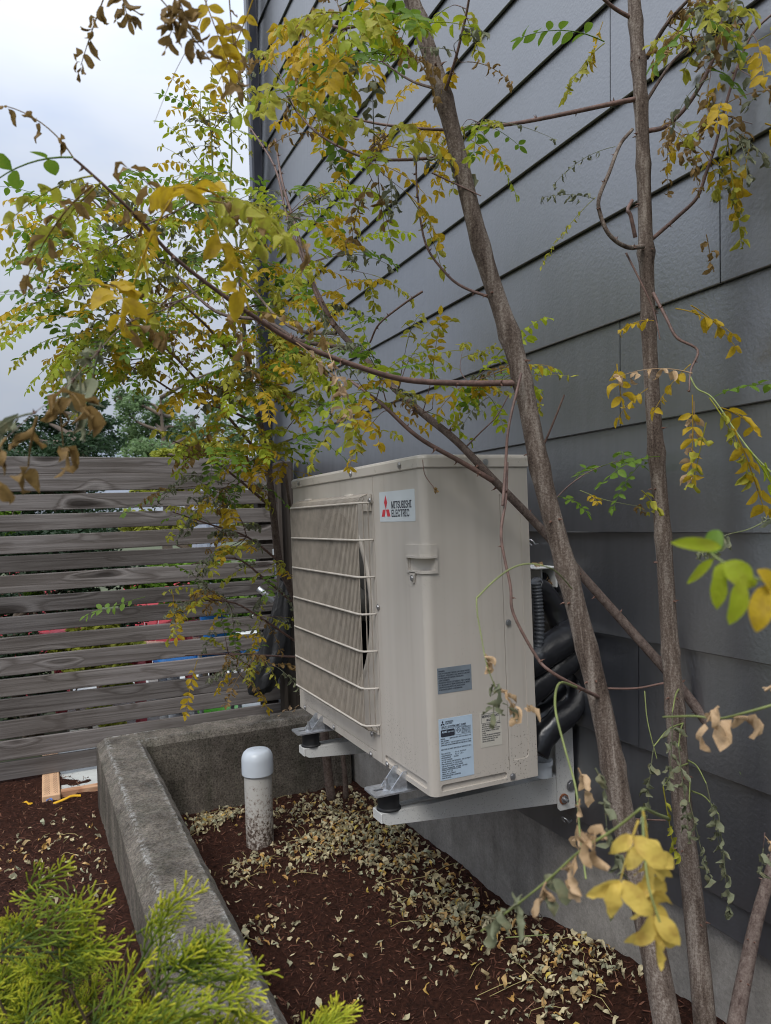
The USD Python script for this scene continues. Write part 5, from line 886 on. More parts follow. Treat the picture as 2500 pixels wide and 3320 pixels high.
for pts, w_ in (([(868, 1500, 2.88), (780, 1400, 2.8), (680, 1280, 2.7), (560, 1150, 2.6), (430, 1050, 2.5), (330, 990, 2.45)], 12), ([(845, 1380, 2.85), (740, 1330, 2.75), (600, 1290, 2.65), (450, 1200, 2.55), (300, 1150, 2.5)], 10), ([(885, 1650, 2.9), (780, 1560, 2.8), (660, 1470, 2.7), (560, 1430, 2.65)], 10), ([(905, 1820, 2.92), (800, 1740, 2.8), (680, 1700, 2.7), (560, 1660, 2.65)], 8), ([(960, 2080, 2.95), (840, 2000, 2.85), (740, 1950, 2.8), (560, 1950, 2.7)], 8), ([(965, 2130, 2.9), (850, 2125, 2.85), (740, 2120, 2.8), (600, 2125, 2.75)], 7), ([(945, 1950, 2.95), (850, 1870, 2.85), (760, 1810, 2.8), (620, 1830, 2.75)], 9), ([(815, 1250, 2.82), (700, 1090, 2.7), (560, 960, 2.6), (420, 860, 2.5), (150, 960, 2.4)], 10)):
    stem(TD.t, 'branch', pts, 2.8, 2.6, w_, 4, 'bark_young', k=7, thorns=(.1, .007))
roots = [(780, 1400, 2.8), (680, 1280, 2.7), (560, 1150, 2.6), (740, 1330, 2.75), (600, 1290, 2.65), (660, 1470, 2.7), (815, 1250, 2.82), (785, 1000, 2.8), (700, 1090, 2.7), (560, 960, 2.6), (430, 1050, 2.5), (775, 850, 2.8), (752, 640, 2.8), (690, 560, 2.8), (420, 860, 2.5), (860, 1480, 2.85)]
bough(TD, [(560, 640), (760, 560), (860, 700), (960, 900), (1060, 1150), (1050, 1400), (960, 1540), (800, 1560), (700, 1520), (620, 1440), (570, 1330), (500, 1200), (480, 950), (520, 800)], roots, 70, 2.3, 3.0, 'back', every=0.050, size=0.034, length=0.17, pairs=8, w=4, up=-8)
bough(TD, [(30, 960), (300, 760), (520, 800), (560, 1100), (480, 1240), (330, 1230), (180, 1200), (180, 1080)], roots, 30, 2.1, 2.6, 'sky', every=0.052, size=0.034, length=0.18, pairs=8, w=4)
bough(TD, [(60, 660), (420, 560), (560, 640), (560, 820), (300, 850), (120, 820)], [(420, 860, 2.5), (290, 640, 2.35), (420, 760, 2.3), (560, 880, 2.2)], 19, 2.0, 2.5, 'sky', every=0.055, size=0.036, length=0.16, pairs=7, w=4)
bough(TD, [(600, 300), (780, 220), (800, 560), (640, 640), (580, 480)], [(752, 640, 2.8), (690, 560, 2.8), (752, 480, 2.8), (685, 430, 2.8)], 14, 2.7, 2.9, 'sky', every=0.06, size=0.037, length=0.13, pairs=5, w=3)
bough(TD, [(560, 1560), (860, 1520), (960, 1700), (930, 1860), (780, 1850), (620, 1720)], [(780, 1560, 2.8), (800, 1740, 2.8), (885, 1650, 2.9), (905, 1820, 2.92)], 15, 2.6, 2.95, 'low', every=0.055, size=0.034, length=0.14, pairs=6, w=4)
bough(TD, [(560, 1800), (780, 1790), (940, 1880), (950, 2120), (800, 2260), (640, 2240), (540, 2000)], [(840, 2000, 2.85), (740, 1950, 2.8), (850, 2125, 2.85), (740, 2120, 2.8), (850, 1870, 2.85), (930, 1900, 2.9)], 17, 2.6, 2.95, 'low', every=0.055, size=0.030, length=0.13, pairs=6, w=4)
for px, py, dx, dy, st_, L, d in ((470, 1935, -1, -.25, 'green', .22, 2.7), (560, 1590, -.9, -.3, 'green', .2, 2.75), (640, 2140, -.3, -.9, 'yellow', .2, 2.7), (560, 1920, .1, -.9, 'yellow', .16, 2.7), (230, 960, -.9, .1, 'green', .24, 2.3), (300, 1000, -.9, -.1, 'green', .26, 2.3), (250, 1130, -.6, .8, 'green', .15, 2.4), (640, 1560, .6, -.3, 'green', .16, 2.75)): TD.leaf(at(px, py, d), RT * dx + UP * dy, L, 7, 0.036, st_, 0.25, 6, up=UP - FW * .6)
for t_ in (TA, TB, TC, TD, TE): t_.finish()

# ================================================================ GROUND COVER
r3 = np.random.default_rng(77)
def quat(R):
    t = trimesh.transformations.quaternion_from_matrix(np.vstack([np.column_stack([R, [0, 0, 0]]), [0, 0, 0, 1]])); return Gf.Quath(float(t[0]), float(t[1]), float(t[2]), float(t[3]))
def rand_rot(tilt, yaw): return trimesh.transformations.euler_matrix(tilt[0], tilt[1], yaw, 'sxyz')[:3, :3]
def instancer(name, protos, mats, P, R, S, which, label, cat):
    pi = UsdGeom.PointInstancer.Define(stage, path_for(None, name)); o = pi.GetPrim(); ORIG[str(o.GetPath())] = np.zeros(3); tag(o, label, cat, kind='stuff')
    ps = [obj('piece', m, mm, o, smooth=False) for m, mm in zip(protos, mats)]
    pi.CreatePrototypesRel().SetTargets([p.GetPath() for p in ps])
    pi.CreateProtoIndicesAttr(Vt.IntArray.FromNumpy(np.asarray(which, np.int32))); pi.CreatePositionsAttr(Vt.Vec3fArray.FromNumpy(np.asarray(P, np.float32)))
    pi.CreateOrientationsAttr([quat(q) for q in R]); pi.CreateScalesAttr(Vt.Vec3fArray.FromNumpy(np.repeat(np.asarray(S, np.float32)[:, None], 3, 1)))
    return pi
# bark chips of the mulch
chips = []
for k in range(14):
    L, W, H = (r3.uniform(.010, .030), r3.uniform(.002, .006), r3.uniform(.001, .003)) if k < 10 else (r3.uniform(.035, .055), r3.uniform(.0015, .004), r3.uniform(.001, .002))
    v = r3.normal(0, 1, (12, 3)); v /= np.linalg.norm(v, axis=1, keepdims=True); chips.append(trimesh.convex.convex_hull(v * (L / 2, W / 2, H / 2)))
def scatter(n, x0, x1, y0, y1, near=1.4):
    y = y0 + (y1 - y0) * r3.random(n) ** near; x = r3.uniform(x0, x1, n); return x, y
xa, ya = scatter(15000, -0.42, 0.53, -0.75, 1.86, 1.25); xb, yb = scatter(7500, -1.35, -0.63, 0.2, 2.75, 1.2)
X, Y = np.concatenate([xa, xb]), np.concatenate([ya, yb]); Z = soil_z(X, Y) + 0.0015
Rr = [rand_rot(r3.normal(0, .5, 2), a) for a in r3.uniform(0, 2 * PI, len(X))]
instancer('mulch', chips, ['mulch_chip'] * len(chips), np.stack([X, Y, Z], 1), Rr, r3.uniform(.35, 1.25, len(X)), r3.integers(0, len(chips), len(X)), 'dark reddish brown bark mulch spread over both planting beds', 'mulch')

# fallen leaflets: dry and curled. The nearest, largest ones are things; the carpet behind is one mass
def dry_leaflet(L):
    dd = r3.uniform(.3, 1.0); v = leaflet(L, L * r3.uniform(.17, .30), r3.normal(0.3, 1.3) * dd * 1.8, r3.uniform(.3, 1.35), r3.normal(0, 1.7) * dd, 7)
    v = v + (np.stack([meshkit.noise(v / L * 4.2 + r3.uniform(0, 50, 3)) for _ in range(3)], 1) - 0.5) * L * 0.42 * np.array([[.6, .8, 1.1]]); v -= v.mean(0); v[:, 2] -= v[:, 2].min() * 0.8; return v, leaflet_faces(7)
LP = [dry_leaflet(r3.uniform(.022, .035)) for _ in range(24)]
def density_pts(n, spots):
    out = []; w = np.array([s[5] for s in spots]); w = w / w.sum()
    while len(out) < n:
        cx, cy, sx_, sy_, th, _ = spots[r3.choice(len(spots), p=w)]; a, b = r3.normal(0, sx_), r3.normal(0, sy_)
        x, y = cx + a * math.cos(th) - b * math.sin(th), cy + a * math.sin(th) + b * math.cos(th)
        if (-0.40 < x < 0.52 and -0.9 < y < 1.85) or (-1.3 < x < -0.64 and 0.3 < y < 2.4): out.append((x, y))
    return np.array(out)
def gpt(px, py, z=-0.60): q = on(px, py, 2, z); return q[0], q[1]
heavy = []
for px, py, s1, s2, w_ in [(1010, 2610, .14, .09, 5), (1120, 2640, .16, .10, 7), (1200, 2720, .14, .10, 7), (1060, 2720, .10, .06, 4), (700, 2650, .09, .05, 4), (640, 2660, .05, .04, 1.5), (1300, 2790, .12, .07, 4.5), (1400, 2870, .11, .05, 3.6), (1480, 2950, .09, .045, 3.2), (1560, 3010, .08, .045, 1.8), (1650, 3060, .08, .05, 1.2), (800, 2800, .09, .05, 2.2), (1330, 2650, .12, .10, 4), (950, 2760, .12, .06, 2.5)]:
    x, y = gpt(px, py); heavy.append((x, y, s1, s2, 0.6, w_))
P2 = density_pts(1900, heavy)
light = []
for px, py, s1, s2, w_ in [(1900, 3210, .12, .07, 7), (1760, 3120, .08, .06, 2.5), (1450, 3000, .2, .12, 2), (1200, 3000, .3, .25, 2.2), (840, 2950, .07, .12, 2), (1100, 3150, .25, .2, 1.5), (1700, 3250, .25, .08, 1.6), (300, 2870, .10, .2, 2.6), (180, 2700, .16, .18, 1.8), (60, 2830, .12, .15, 1.5), (2050, 3100, .08, .08, 1.5)]:
    x, y = gpt(px, py, -0.56); light.append((x, y, s1, s2, 0.3, w_))
P3 = density_pts(640, light)
allp = np.vstack([P2, P3]); z = soil_z(allp[:, 0], allp[:, 1])
dens = np.minimum(1, np.array([np.sum((allp[:, 0] - a) ** 2 + (allp[:, 1] - b) ** 2 < .03 ** 2) for a, b in allp]) / 9.0)
z = z + 0.004 + dens * r3.uniform(0, .018, len(z))
rot_ = [rand_rot(r3.normal(0, .55, 2), a) for a in r3.uniform(0, 2 * PI, len(z))]; sc_ = r3.uniform(.55, 1.15, len(z)); wh = r3.integers(0, len(LP), len(z))
Q = np.column_stack([allp, z]); dep = (Q - CAM) @ FW; uu = 1250 + FPX * ((Q - CAM) @ RT) / dep; vv = 1660 - FPX * ((Q - CAM) @ UP) / dep
seen = (uu > -20) & (uu < 2520) & (vv < 3340); big = np.where(seen, sc_ / dep, 0); order = np.argsort(-big); near = set(order[:285].tolist())
rest = [i for i in range(len(z)) if i not in near]
instancer('leaf_litter', LP, ['litter'] * len(LP), Q[rest], [rot_[i] for i in rest], sc_[rest], wh[rest], 'carpet of curled pale dead leaflets drifted over the mulch under the heat pump', 'fallen leaves')
def leaf_area(q):
    if q[0] < -0.52: return 'left of the low concrete wall'
    if math.hypot(q[0] + 0.05, q[1] - 1.40) < 0.24: return 'around the white standpipe'
    if q[1] < -0.12: return 'at the feet of the two locust trunks'
    if q[0] > 0.24: return 'along the foot of the house foundation'
    if q[1] > 0.62: return 'between the standpipe and the heat pump'
    return 'in the open middle of the bed'
first = {}
for i in order[:285].tolist():
    L_ = Q[i]; x = UsdGeom.Xform.Define(stage, path_for(None, 'fallen_leaf')); o = x.GetPrim()
    M4 = np.eye(4); M4[:3, :3] = rot_[i] * sc_[i]; M4[:3, 3] = L_; x.AddTransformOp().Set(Gf.Matrix4d(*M4.T.ravel().tolist()))
    ar = leaf_area(L_); tag(o, f'single curled dead leaflet lying on the mulch {ar}', 'leaf', f'dead leaflets scattered {ar}')
    if wh[i] not in first:
        first[wh[i]] = o.GetPath(); ORIG[str(o.GetPath())] = np.zeros(3); obj('blade', LP[wh[i]], 'litter', o, smooth=True)
    else:
        o.GetReferences().AddInternalReference(first[wh[i]]); o.SetInstanceable(True)
        o.GetAttribute('xformOp:transform').Set(Gf.Matrix4d(*M4.T.ravel().tolist()))
# straw-thin leaf stalks among them
mb = MB()
for k in range(120):
    a, b = allp[r3.integers(0, len(allp))]; th = r3.uniform(0, 2 * PI); L = r3.uniform(.04, .13); t = np.linspace(0, 1, 5); xs = a + np.cos(th) * L * t + r3.normal(0, .004, 5); ysn = b + np.sin(th) * L * t + r3.normal(0, .004, 5)
    P = np.column_stack([xs, ysn, soil_z(xs, ysn) + 0.006 + 0.012 * np.sin(PI * t)])
    if np.all((P[:, 0] > WXI + .02) | (P[:, 0] < WXO - .02)): mb.add(*tube(P, 0.0008, 4, caps=False))
paint('straw', (0.42, 0.36, 0.15), 0.7); o = obj('leaf_stalks', mb.mesh(), 'straw', smooth=True); tag(o, 'thin straw coloured leaf stalks strewn among the fallen leaflets', 'leaf stalks', kind='stuff')
# drifts of dead leaves caught on the wall top and the pipes
mb = MB()
for px, py, y_ in [(940, 2300, 1.93), (965, 2290, 1.93), (985, 2285, 1.93), (955, 2306, 1.9), (925, 2308, 1.95), (905, 2320, 1.93)]:
    q = on(px, py, 2, WTOP + .006); v, f = LP[r3.integers(0, 24)]; mb.add(v @ rand_rot(r3.normal(0, .4, 2), r3.uniform(0, 6)).T + q, f)
o = obj('caught_leaves', mb.mesh(), 'leaf_tan', smooth=True); tag(o, 'few dead leaves caught on the top of the rear concrete wall', 'leaves', kind='stuff')
mb = MB()
for k in range(22):
    t = r3.random(); q = by(1778 + 24 * t + r3.normal(0, 5), 1900 + 110 * t, .19) + np.array([0, 0, .02]); v, f = LP[r3.integers(0, 24)]; mb.add(v * .8 @ rand_rot(r3.normal(0, .7, 2), r3.uniform(0, 6)).T + q, f)
for px in (1748, 1755, 1738): v, f = LP[r3.integers(0, 24)]; mb.add(v * 1.1 @ rand_rot(r3.normal(0, .5, 2), r3.uniform(0, 6)).T + by(px, 1836, .2), f)
o = obj('caught_leaves', mb.mesh(), 'leaf_tan', smooth=True); tag(o, 'dead leaves caught between the black pipes behind the heat pump', 'leaves', kind='stuff')

# ================================================================ GOLDEN CYPRESS
def spray(seed, L):
    r = np.random.default_rng(seed); V, F, A = [], [], []; mb = MB()
    def cord(P, r0, r1, a0, a1):
        v, f = tube(P, np.linspace(r0, r1, len(P)), 4, caps=False); mb.add(v, f, np.repeat(np.linspace(a0, a1, len(P)), 4))
    K = 14; t = np.linspace(0, 1, K); ax = np.column_stack([L * t, .05 * L * np.sin(3 * t + r.uniform(0, 6)), .10 * L * t * t]); cord(ax, .0014, .0008, .1, .95)
    nb = int(L / 0.0088)
    for k in range(nb):
        s = 0.10 + 0.88 * k / nb; i = min(int(s * (K - 1)), K - 2); p = ax[i] + (ax[i + 1] - ax[i]) * (s * (K - 1) - i); tt = unit(ax[i + 1] - ax[i]); sg = 1 if k % 2 else -1
        bl = L * (0.42 * (1 - s) ** 0.8 + 0.06) * r.uniform(.7, 1.15); d = unit(tt * r.uniform(.95, 1.3) + np.array([0, sg * 0.8, r.normal(.05, .28)])); Q_ = [p]; dd = d
        for _ in range(5): dd = unit(dd + tt * .10 + r.normal(0, .06, 3) + np.array([0, 0, -.03])); Q_.append(Q_[-1] + dd * bl / 5)
        Q_ = np.array(Q_); cord(Q_, .0010, .00075, .2 + .45 * s, .75 + .25 * s)
        ns = max(1, int(bl / 0.0085))
        for m_ in range(ns):
            u_ = 0.15 + 0.8 * m_ / ns; ii = min(int(u_ * 5), 4); pp_ = Q_[ii] + (Q_[ii + 1] - Q_[ii]) * (u_ * 5 - ii); t2 = unit(Q_[ii + 1] - Q_[ii]); s2 = 1 if m_ % 2 else -1
            sl_ = min(0.024, bl * .55) * (1 - u_ * .55) * r.uniform(.6, 1.2); n2 = unit(np.cross(t2, [0, 0, 1.0])); e = unit(t2 * 1.1 + n2 * s2 * .85 + r.normal(0, .18, 3)); m2 = pp_ + e * sl_ * .5 + r.normal(0, .0006, 3)
            a0 = .3 + .4 * s; cord(np.array([pp_, m2, pp_ + unit(e + t2 * .4) * sl_]), .00085, .0006, a0, min(1.0, a0 + .35))
    return mb.mesh(), mb.attr()
PR = [spray(100 + k, L) for k, L in enumerate((.10, .12, .09, .13, .11, .08))]
r4 = np.random.default_rng(31)
def cypress(label, base, tips, fill, lift=.05):
    t = thing('cypress_shrub', label, 'shrub', base); B = np.asarray(base, float)
    def place(tip, d, k, sc):
        (v, f), a = PR[k]; x = unit(d); y = unit(np.cross(RT * .2 - FW + r4.normal(0, .45, 3), x)); z_ = np.cross(x, y); L = v[:, 0].max() * sc
        w = v * sc; P = tip - x * L + w[:, :1] * x + w[:, 1:2] * y + w[:, 2:3] * z_
        obj('spray', (P, f), 'cypress', t, smooth=True, primvar=('tip', a)); return tip - x * L
    ends = []
    for px, py, d, dx, dy, sc in tips: ends.append(place(at(px, py, d), RT * dx + UP * dy + FW * r4.normal(0, .3), r4.integers(0, 6), sc))
    for (x0, y0, x1, y1, n, d0, d1) in fill:
        for k in range(n): ends.append(place(at(r4.uniform(x0, x1), r4.uniform(y0, y1), r4.uniform(d0, d1)), RT * r4.normal(.45, .5) + UP * r4.uniform(.3, 1.1) + FW * r4.normal(0, .4), r4.integers(0, 6), r4.uniform(.75, 1.2)))
    st = MB()
    for e in ends:
        m_ = e * .45 + B * .55 + np.array([0, 0, lift]) + r4.normal(0, .02, 3); P = catmull([B + r4.normal(0, .015, 3), m_, e], 6); st.add(*tube(P, np.linspace(.0042, .0012, len(P)), 5, caps=False))
    obj('branches', st.mesh(), 'shrub_wood', t, smooth=True, kind='stuff')
tips = [(247, 2770, .86, .75, .65, 1.0), (45, 2890, .84, -.9, .25, .9), (150, 2960, .86, .6, .5, .9), (330, 2850, .80, .8, .6, 1.1), (405, 2905, .80, .85, .5, 1.0), (300, 2900, .82, .6, .7, 1.1), (465, 3025, .80, .95, .3, 1.0), (425, 3090, .78, .9, .1, 1.0), (622, 2815, .78, .5, .85, 1.0), (700, 2867, .78, .85, .5, .9), (560, 2900, .79, .3, .9, .9), (720, 2972, .76, .45, .85, .9), (817, 3025, .75, .8, .5, 1.0), (870, 3077, .74, .9, .35, 1.0), (760, 3000, .75, .6, .7, 1.0), (907, 3175, .73, .95, .1, 1.0), (880, 3260, .72, .9, .1, 1.0), (640, 3000, .77, .4, .8, 1.0), (690, 3060, .75, .7, .6, 1.1), (250, 2990, .8, .5, .8, 1.1), (360, 2990, .79, .8, .4, 1.1), (60, 3000, .83, .2, .8, 1.0), (20, 2940, .84, -.3, .7, .9), (540, 3110, .76, .7, .6, 1.1), (790, 3150, .73, .8, .4, 1.1), (470, 3190, .76, .6, .6, 1.1), (905, 3300, .72, .9, .3, .9), (590, 3220, .74, .8, .4, 1.1)]
cypress('golden green threadleaf cypress shrub filling the lower corner before the concrete wall', at(300, 3900, 1.0), tips, [(-60, 3060, 520, 3340, 34, .78, .98), (480, 3160, 860, 3360, 22, .72, .86), (-60, 2980, 250, 3150, 14, .84, .98), (-80, 3240, 800, 3460, 26, .74, .95)])
cypress('small tuft of golden cypress poking up from the mulch beside the concrete wall', at(1090, 3430, .80), [(1102, 3205, .80, .15, .95, 1.0), (1075, 3230, .80, -.2, .9, .9), (1150, 3250, .79, .8, .6, .9), (1185, 3290, .78, .95, .3, .9), (1120, 3260, .8, .4, .8, 1.0), (1010, 3310, .8, -.6, .6, .8)], [(1000, 3310, 1180, 3390, 6, .78, .84)], lift=-.03)

# ================================================================ BEYOND THE FENCE
r5 = np.random.default_rng(9)
def leaf_cloud(centres, radii, n, size, flat=.6, dirs=None):
    """n small folded leaf quads spread through the clumps, thicker towards their outsides"""
    c = np.asarray(centres, float); rad = np.asarray(radii, float); w = rad.prod(1) ** .7; k = r5.choice(len(c), n, p=w / w.sum()); d = r5.normal(0, 1, (n, 3)); d /= np.linalg.norm(d, axis=1, keepdims=True)
    p = c[k] + d * rad[k] * (r5.random(n) ** .45)[:, None]; u = r5.normal(0, 1, (n, 3)); u /= np.linalg.norm(u, axis=1, keepdims=True); u[:, 2] *= flat; w_ = np.cross(u, r5.normal(0, 1, (n, 3))); w_ /= np.linalg.norm(w_, axis=1, keepdims=True)
    s = size * r5.uniform(.6, 1.4, n)[:, None]; V = np.stack([p - u * s, p + w_ * s * .42, p + u * s, p - w_ * s * .42], 1).reshape(-1, 3); i = np.arange(n)[:, None] * 4
    return V, np.vstack([i + [0, 1, 2], i + [0, 2, 3]])
def far_tree(name, label, cat, base, top, clumps, n, size, m_, tr=.09, part='crown'):
    t = thing(name, label, cat, base); B = np.asarray(base, float); T_ = np.asarray(top, float); P = catmull([B, B * .5 + T_ * .5 + r5.normal(0, .1, 3) * (1, 1, 0), T_], 6); obj('trunk', tube(P, np.linspace(tr, tr * .15, len(P)), 8), 'far_bark', t, smooth=True)
    lm = MB()
    for c, r_ in clumps:
        i = np.argmin(np.abs(P[:, 2] - (c[2] - np.linalg.norm(np.asarray(c)[:2] - B[:2]) * .5))); lm.add(*tube(catmull([P[i], (P[i] + c) / 2 + r5.normal(0, .05, 3), c], 3), np.linspace(tr * .35, tr * .08, 7), 5, caps=False))
    obj('limbs', lm.mesh(), 'far_bark', t, smooth=True, kind='stuff'); obj(part, leaf_cloud([c for c, _ in clumps], [r_ for _, r_ in clumps], n, size), m_, t, smooth=False, kind='stuff')
def clump_px(lst, d, jit=.3): return [(at(x, y, d + r5.uniform(-jit, jit)), np.array([rx_ * d / FPX, rx_ * d / FPX * .8, ry_ * d / FPX])) for x, y, rx_, ry_ in lst]
# dark conifer: tiers of drooping boughs
D1 = 8.5
cl = clump_px([(20, 1450, 60, 40), (60, 1400, 70, 26), (130, 1440, 80, 40), (150, 1370, 70, 26), (200, 1330, 60, 26), (215, 1400, 90, 36), (240, 1290, 45, 24), (262, 1250, 26, 26), (290, 1310, 60, 26), (330, 1370, 60, 28), (350, 1430, 60, 40), (265, 1450, 110, 50), (110, 1500, 130, 50), (300, 1530, 120, 60), (150, 1600, 190, 80), (100, 1750, 190, 90), (280, 1700, 150, 90), (10, 1640, 100, 90), (70, 1560, 130, 60), (200, 1470, 90, 40), (190, 1540, 130, 60)], D1, .7)
far_tree('conifer_tree', 'dark green conifer rising behind the slatted fence against the sky', 'tree', (*at(230, 2000, D1)[:2], -0.72), at(262, 1215, D1), cl, 30000, .030, 'conifer_far', .14)
D2 = 13.0
cl = clump_px([(410, 1340, 40, 55), (450, 1300, 45, 40), (500, 1370, 55, 60), (430, 1420, 60, 55), (540, 1330, 40, 50), (560, 1430, 60, 60), (480, 1470, 90, 50), (600, 1390, 40, 60), (390, 1290, 25, 40), (650, 1440, 50, 60), (700, 1360, 40, 60), (760, 1430, 40, 70), (800, 1300, 34, 90), (840, 1380, 30, 80), (770, 1180, 20, 60)], D2, .8)
far_tree('leafy_tree', 'light airy green tree with thin foliage standing farther behind the fence', 'tree', (*at(540, 1900, D2)[:2], -0.72), at(520, 1290, D2), cl, 9000, .045, 'tree_far', .12)
D3 = 6.5
cl = clump_px([(530, 1475, 40, 22), (610, 1460, 50, 30), (690, 1470, 60, 40), (480, 1590, 60, 30), (560, 1570, 70, 40), (650, 1600, 80, 60), (480, 1700, 60, 50), (570, 1700, 80, 60), (660, 1720, 80, 60), (730, 1600, 60, 60), (800, 1650, 60, 80), (420, 1690, 40, 40), (840, 1740, 40, 60)], D3, .4)
far_tree('yellow_bush', 'bright yellow leaved bush glowing through the upper fence gaps', 'bush', (*at(600, 2050, D3)[:2], -0.72), at(600, 1480, D3), cl, 9000, .030, 'hedge_yellow', .05)
D4 = 5.0
cl = clump_px([(560, 1850, 90, 50), (680, 1860, 90, 60), (800, 1880, 80, 70), (470, 1900, 60, 40), (620, 1960, 110, 50), (760, 1990, 90, 60), (880, 1900, 60, 80)], D4, .3)
far_tree('green_bush', 'pale green bush low behind the middle fence gaps', 'bush', (*at(660, 2120, D4)[:2], -0.72), at(660, 1850, D4), cl, 6000, .028, 'hedge_lime', .03)
D5 = 4.75
cl = clump_px([(120, 1790, 160, 100), (280, 1790, 110, 100), (380, 1850, 90, 60), (60, 1960, 130, 80), (250, 1950, 90, 60), (60, 2140, 120, 90), (40, 2300, 110, 80), (150, 2250, 70, 60), (420, 2000, 60, 50)], D5, .25)
far_tree('dark_hedge', 'dense dark green hedge close behind the left end of the fence', 'hedge', (*at(120, 2420, D5)[:2], -0.66), at(150, 1800, D5), cl, 16000, .020, 'hedge_dark', .05, part='foliage')
D6 = 4.6
cl = clump_px([(30, 1660, 34, 22), (50, 1735, 34, 18), (75, 1790, 36, 18), (100, 1870, 34, 18), (110, 1920, 30, 18), (40, 1700, 30, 20)], D6, .06)
far_tree('lime_conifer', 'small lime green conifer showing through the left fence gaps', 'bush', (*at(80, 2420, D6)[:2], -0.66), at(40, 1660, D6), cl, 2600, .016, 'hedge_lime', .02)
D7 = 4.55
cl = clump_px([(240, 2060, 40, 22), (330, 2040, 60, 24), (420, 2100, 60, 26), (300, 2110, 60, 26), (200, 2110, 40, 24), (370, 2150, 50, 24), (260, 2160, 60, 24), (380, 2210, 50, 26), (320, 2310, 50, 26), (370, 2350, 36, 16), (250, 2330, 36, 22)], D7, .12)
far_tree('variegated_bush', 'yellow and white variegated shrub low behind the left fence gaps', 'bush', (*at(310, 2440, D7)[:2], -0.62), at(320, 2060, D7), cl, 1800, .036, 'hedge_yellow', .015)
# red slatted garden chairs
def garden_chair(px, py, d, w, label, rz):
    c = at(px, py, d); c[2] = -0.588; t = thing('garden_chair', label, 'chair', c); Rz = trimesh.transformations.rotation_matrix(rz, [0, 0, 1]); Rz[:3, 3] = c
    def add(n_, lo, hi, tilt=0, piv=None):
        m = rndbox(lo, hi, .006)
        if tilt: m.apply_transform(trimesh.transformations.rotation_matrix(tilt, [1, 0, 0], piv))
        m.apply_transform(Rz); obj(n_, m, 'red_paint', t, smooth=False)
    for k in range(5): add('seat_slat', (-.27, -.28 + k * .105, .33 - k * .018), (.27, -.185 + k * .105, .352 - k * .018))
    for k in range(5): add('back_slat', (-.27 + k * .11, .24, .25), (-.17 + k * .11, .262, .98 - abs(k - 2) * .05), -.32, (0, .24, .25))
    for s in (-.31, .28): add('front_leg', (s, -.29, 0), (s + .03, -.20, .56)); add('rear_leg', (s, .30, 0), (s + .03, .38, .56)); add('armrest', (s - .04, -.34, .56), (s + .07, .40, .582)); add('side_rail', (s + .031 if s < 0 else s - .031, -.28, .27), (s + .03 + .03 if s < 0 else s - .001, .30, .32))
garden_chair(170, 2100, 5.2, .6, 'red wooden garden chair half hidden left behind the fence slats', .5)
garden_chair(400, 2210, 5.0, .6, 'red wooden garden chair nearer the middle behind the fence slats', -.7)
# folded grey parasol
c = on(675, 1850, 1, 4.0); pb = thing('folded_parasol', 'tall folded grey fabric parasol standing behind the fence slats', 'parasol', (c[0], 4.0, -.588))
zs = np.linspace(-.35, 1.0, 26); a = np.arange(40) * 2 * PI / 40; V = []
for i, z_ in enumerate(zs):
    R0 = np.interp(z_, [-.35, -.3, .3, .85, 1.0], [.115, .125, .105, .09, .04]); rr = R0 * (1 + .13 * np.sin(10 * a + z_ * 1.5) + .05 * np.sin(17 * a)); V.append(np.column_stack([c[0] + rr * np.cos(a), 4.0 + rr * np.sin(a), np.full(40, z_)]))
V = np.vstack(V); F = np.array([(i * 40 + j, i * 40 + (j + 1) % 40, (i + 1) * 40 + (j + 1) % 40, (i + 1) * 40 + j) for i in range(25) for j in range(40)]); obj('canopy', (V, F), 'grey_fabric', pb, smooth=True)
obj('pole', trimesh.creation.cylinder(radius=.02, height=1.75, sections=16).apply_translation((c[0], 4.0, .26)), 'dark_metal', pb); obj('base', trimesh.creation.cylinder(radius=.22, height=.05, sections=32).apply_translation((c[0], 4.0, -.56)), 'dark_metal', pb)
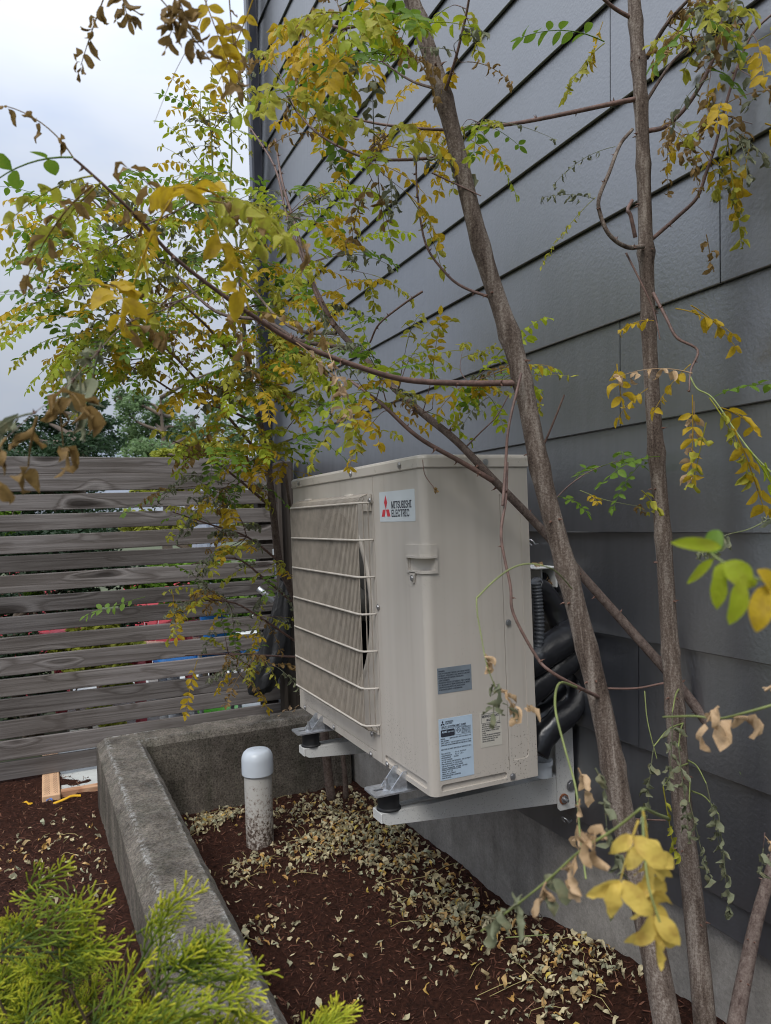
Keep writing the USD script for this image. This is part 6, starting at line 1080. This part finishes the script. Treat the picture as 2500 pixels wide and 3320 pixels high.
# children's play table and toys
c = at(720, 2180, 4.6); tt = thing('play_table', 'bright blue childrens play table seen through the lower fence gaps', 'play table', (c[0], c[1], -.588)); x, y = c[0], c[1]
tp = man(rndbox((x - .40, y - .26, -.19), (x + .40, y + .26, -.09), .03)) - man(boxm((x - .34, y - .20, -.15), (x + .34, y + .20, -.05)))
obj('tray', tp, 'toy_blue', tt, smooth=False)
for sx_ in (-.32, .32):
    for sy_ in (-.2, .2): obj('leg', trimesh.creation.cylinder(radius=.035, height=.41, sections=16).apply_translation((x + sx_, y + sy_, -.385)), 'toy_white', tt)
obj('shelf', rndbox((x - .33, y - .2, -.42), (x + .33, y + .2, -.38), .01), 'toy_white', tt, smooth=False)
def toy(name, lab, cat, px, py, d, z0, prof_, m_):
    c = at(px, py, d); t = thing(name, lab, cat, (c[0], c[1], z0)); mm = trimesh.creation.revolve(np.array(prof_), sections=28); mm.apply_translation((c[0], c[1], z0)); obj('shell', mm, m_, t, smooth=40); return t, c
t, c = toy('toy_bucket', 'light blue toy bucket standing behind the fence near the parasol', 'bucket', 695, 2000, 4.4, -.05, [(0, 0), (.06, 0), (.085, .16), (.09, .17), (.082, .165), (.055, .01), (0, .01)], 'toy_blue')
t, c2 = toy('toy_tub', 'bright green toy tub on the blue play table behind the fence', 'tub', 715, 2075, 4.5, -.09, [(0, 0), (.08, 0), (.10, .12), (.105, .13), (.096, .125), (.075, .01), (0, .01)], 'toy_green')
cs = at(690, 2040, 4.45); sh = thing('toy_shelf', 'small white toy stand holding a blue bucket behind the fence', 'stand', (cs[0], cs[1], -.588)); obj('top', rndbox((c[0] - .13, c[1] - .12, -.075), (c[0] + .13, c[1] + .12, -.0505), .006), 'toy_white', sh, smooth=False)
for a_, b_ in ((-.11, -.1), (.11, -.1), (-.11, .1), (.11, .1)): obj('leg', trimesh.creation.cylinder(radius=.012, height=.511, sections=10).apply_translation((c[0] + a_, c[1] + b_, -.3305)), 'toy_white', sh)
t, _ = toy('toy_disc', 'flat lime green plastic disc lying on the pale paving', 'toy disc', 712, 2282, 4.9, -.585, [(0, .012), (.11, .010), (.14, 0), (.15, .004), (.145, .02), (.11, .03), (0, .032)], 'toy_green')
pk = thing('garden_bench', 'low tan wooden bench behind the fence slats beside the toys', 'bench', (*at(520, 2110, 5.3)[:2], -.588)); c = at(520, 2110, 5.3)
for k in range(3): obj('seat_plank', rndbox((c[0] - .5, c[1] - .2 + k * .135, -.20), (c[0] + .5, c[1] - .075 + k * .135, -.165), .006), 'tan_plank', pk, smooth=False)
for s in (-.42, .38): obj('leg', rndbox((c[0] + s, c[1] - .18, -.588), (c[0] + s + .05, c[1] + .18, -.2005), .006), 'tan_plank', pk, smooth=False)
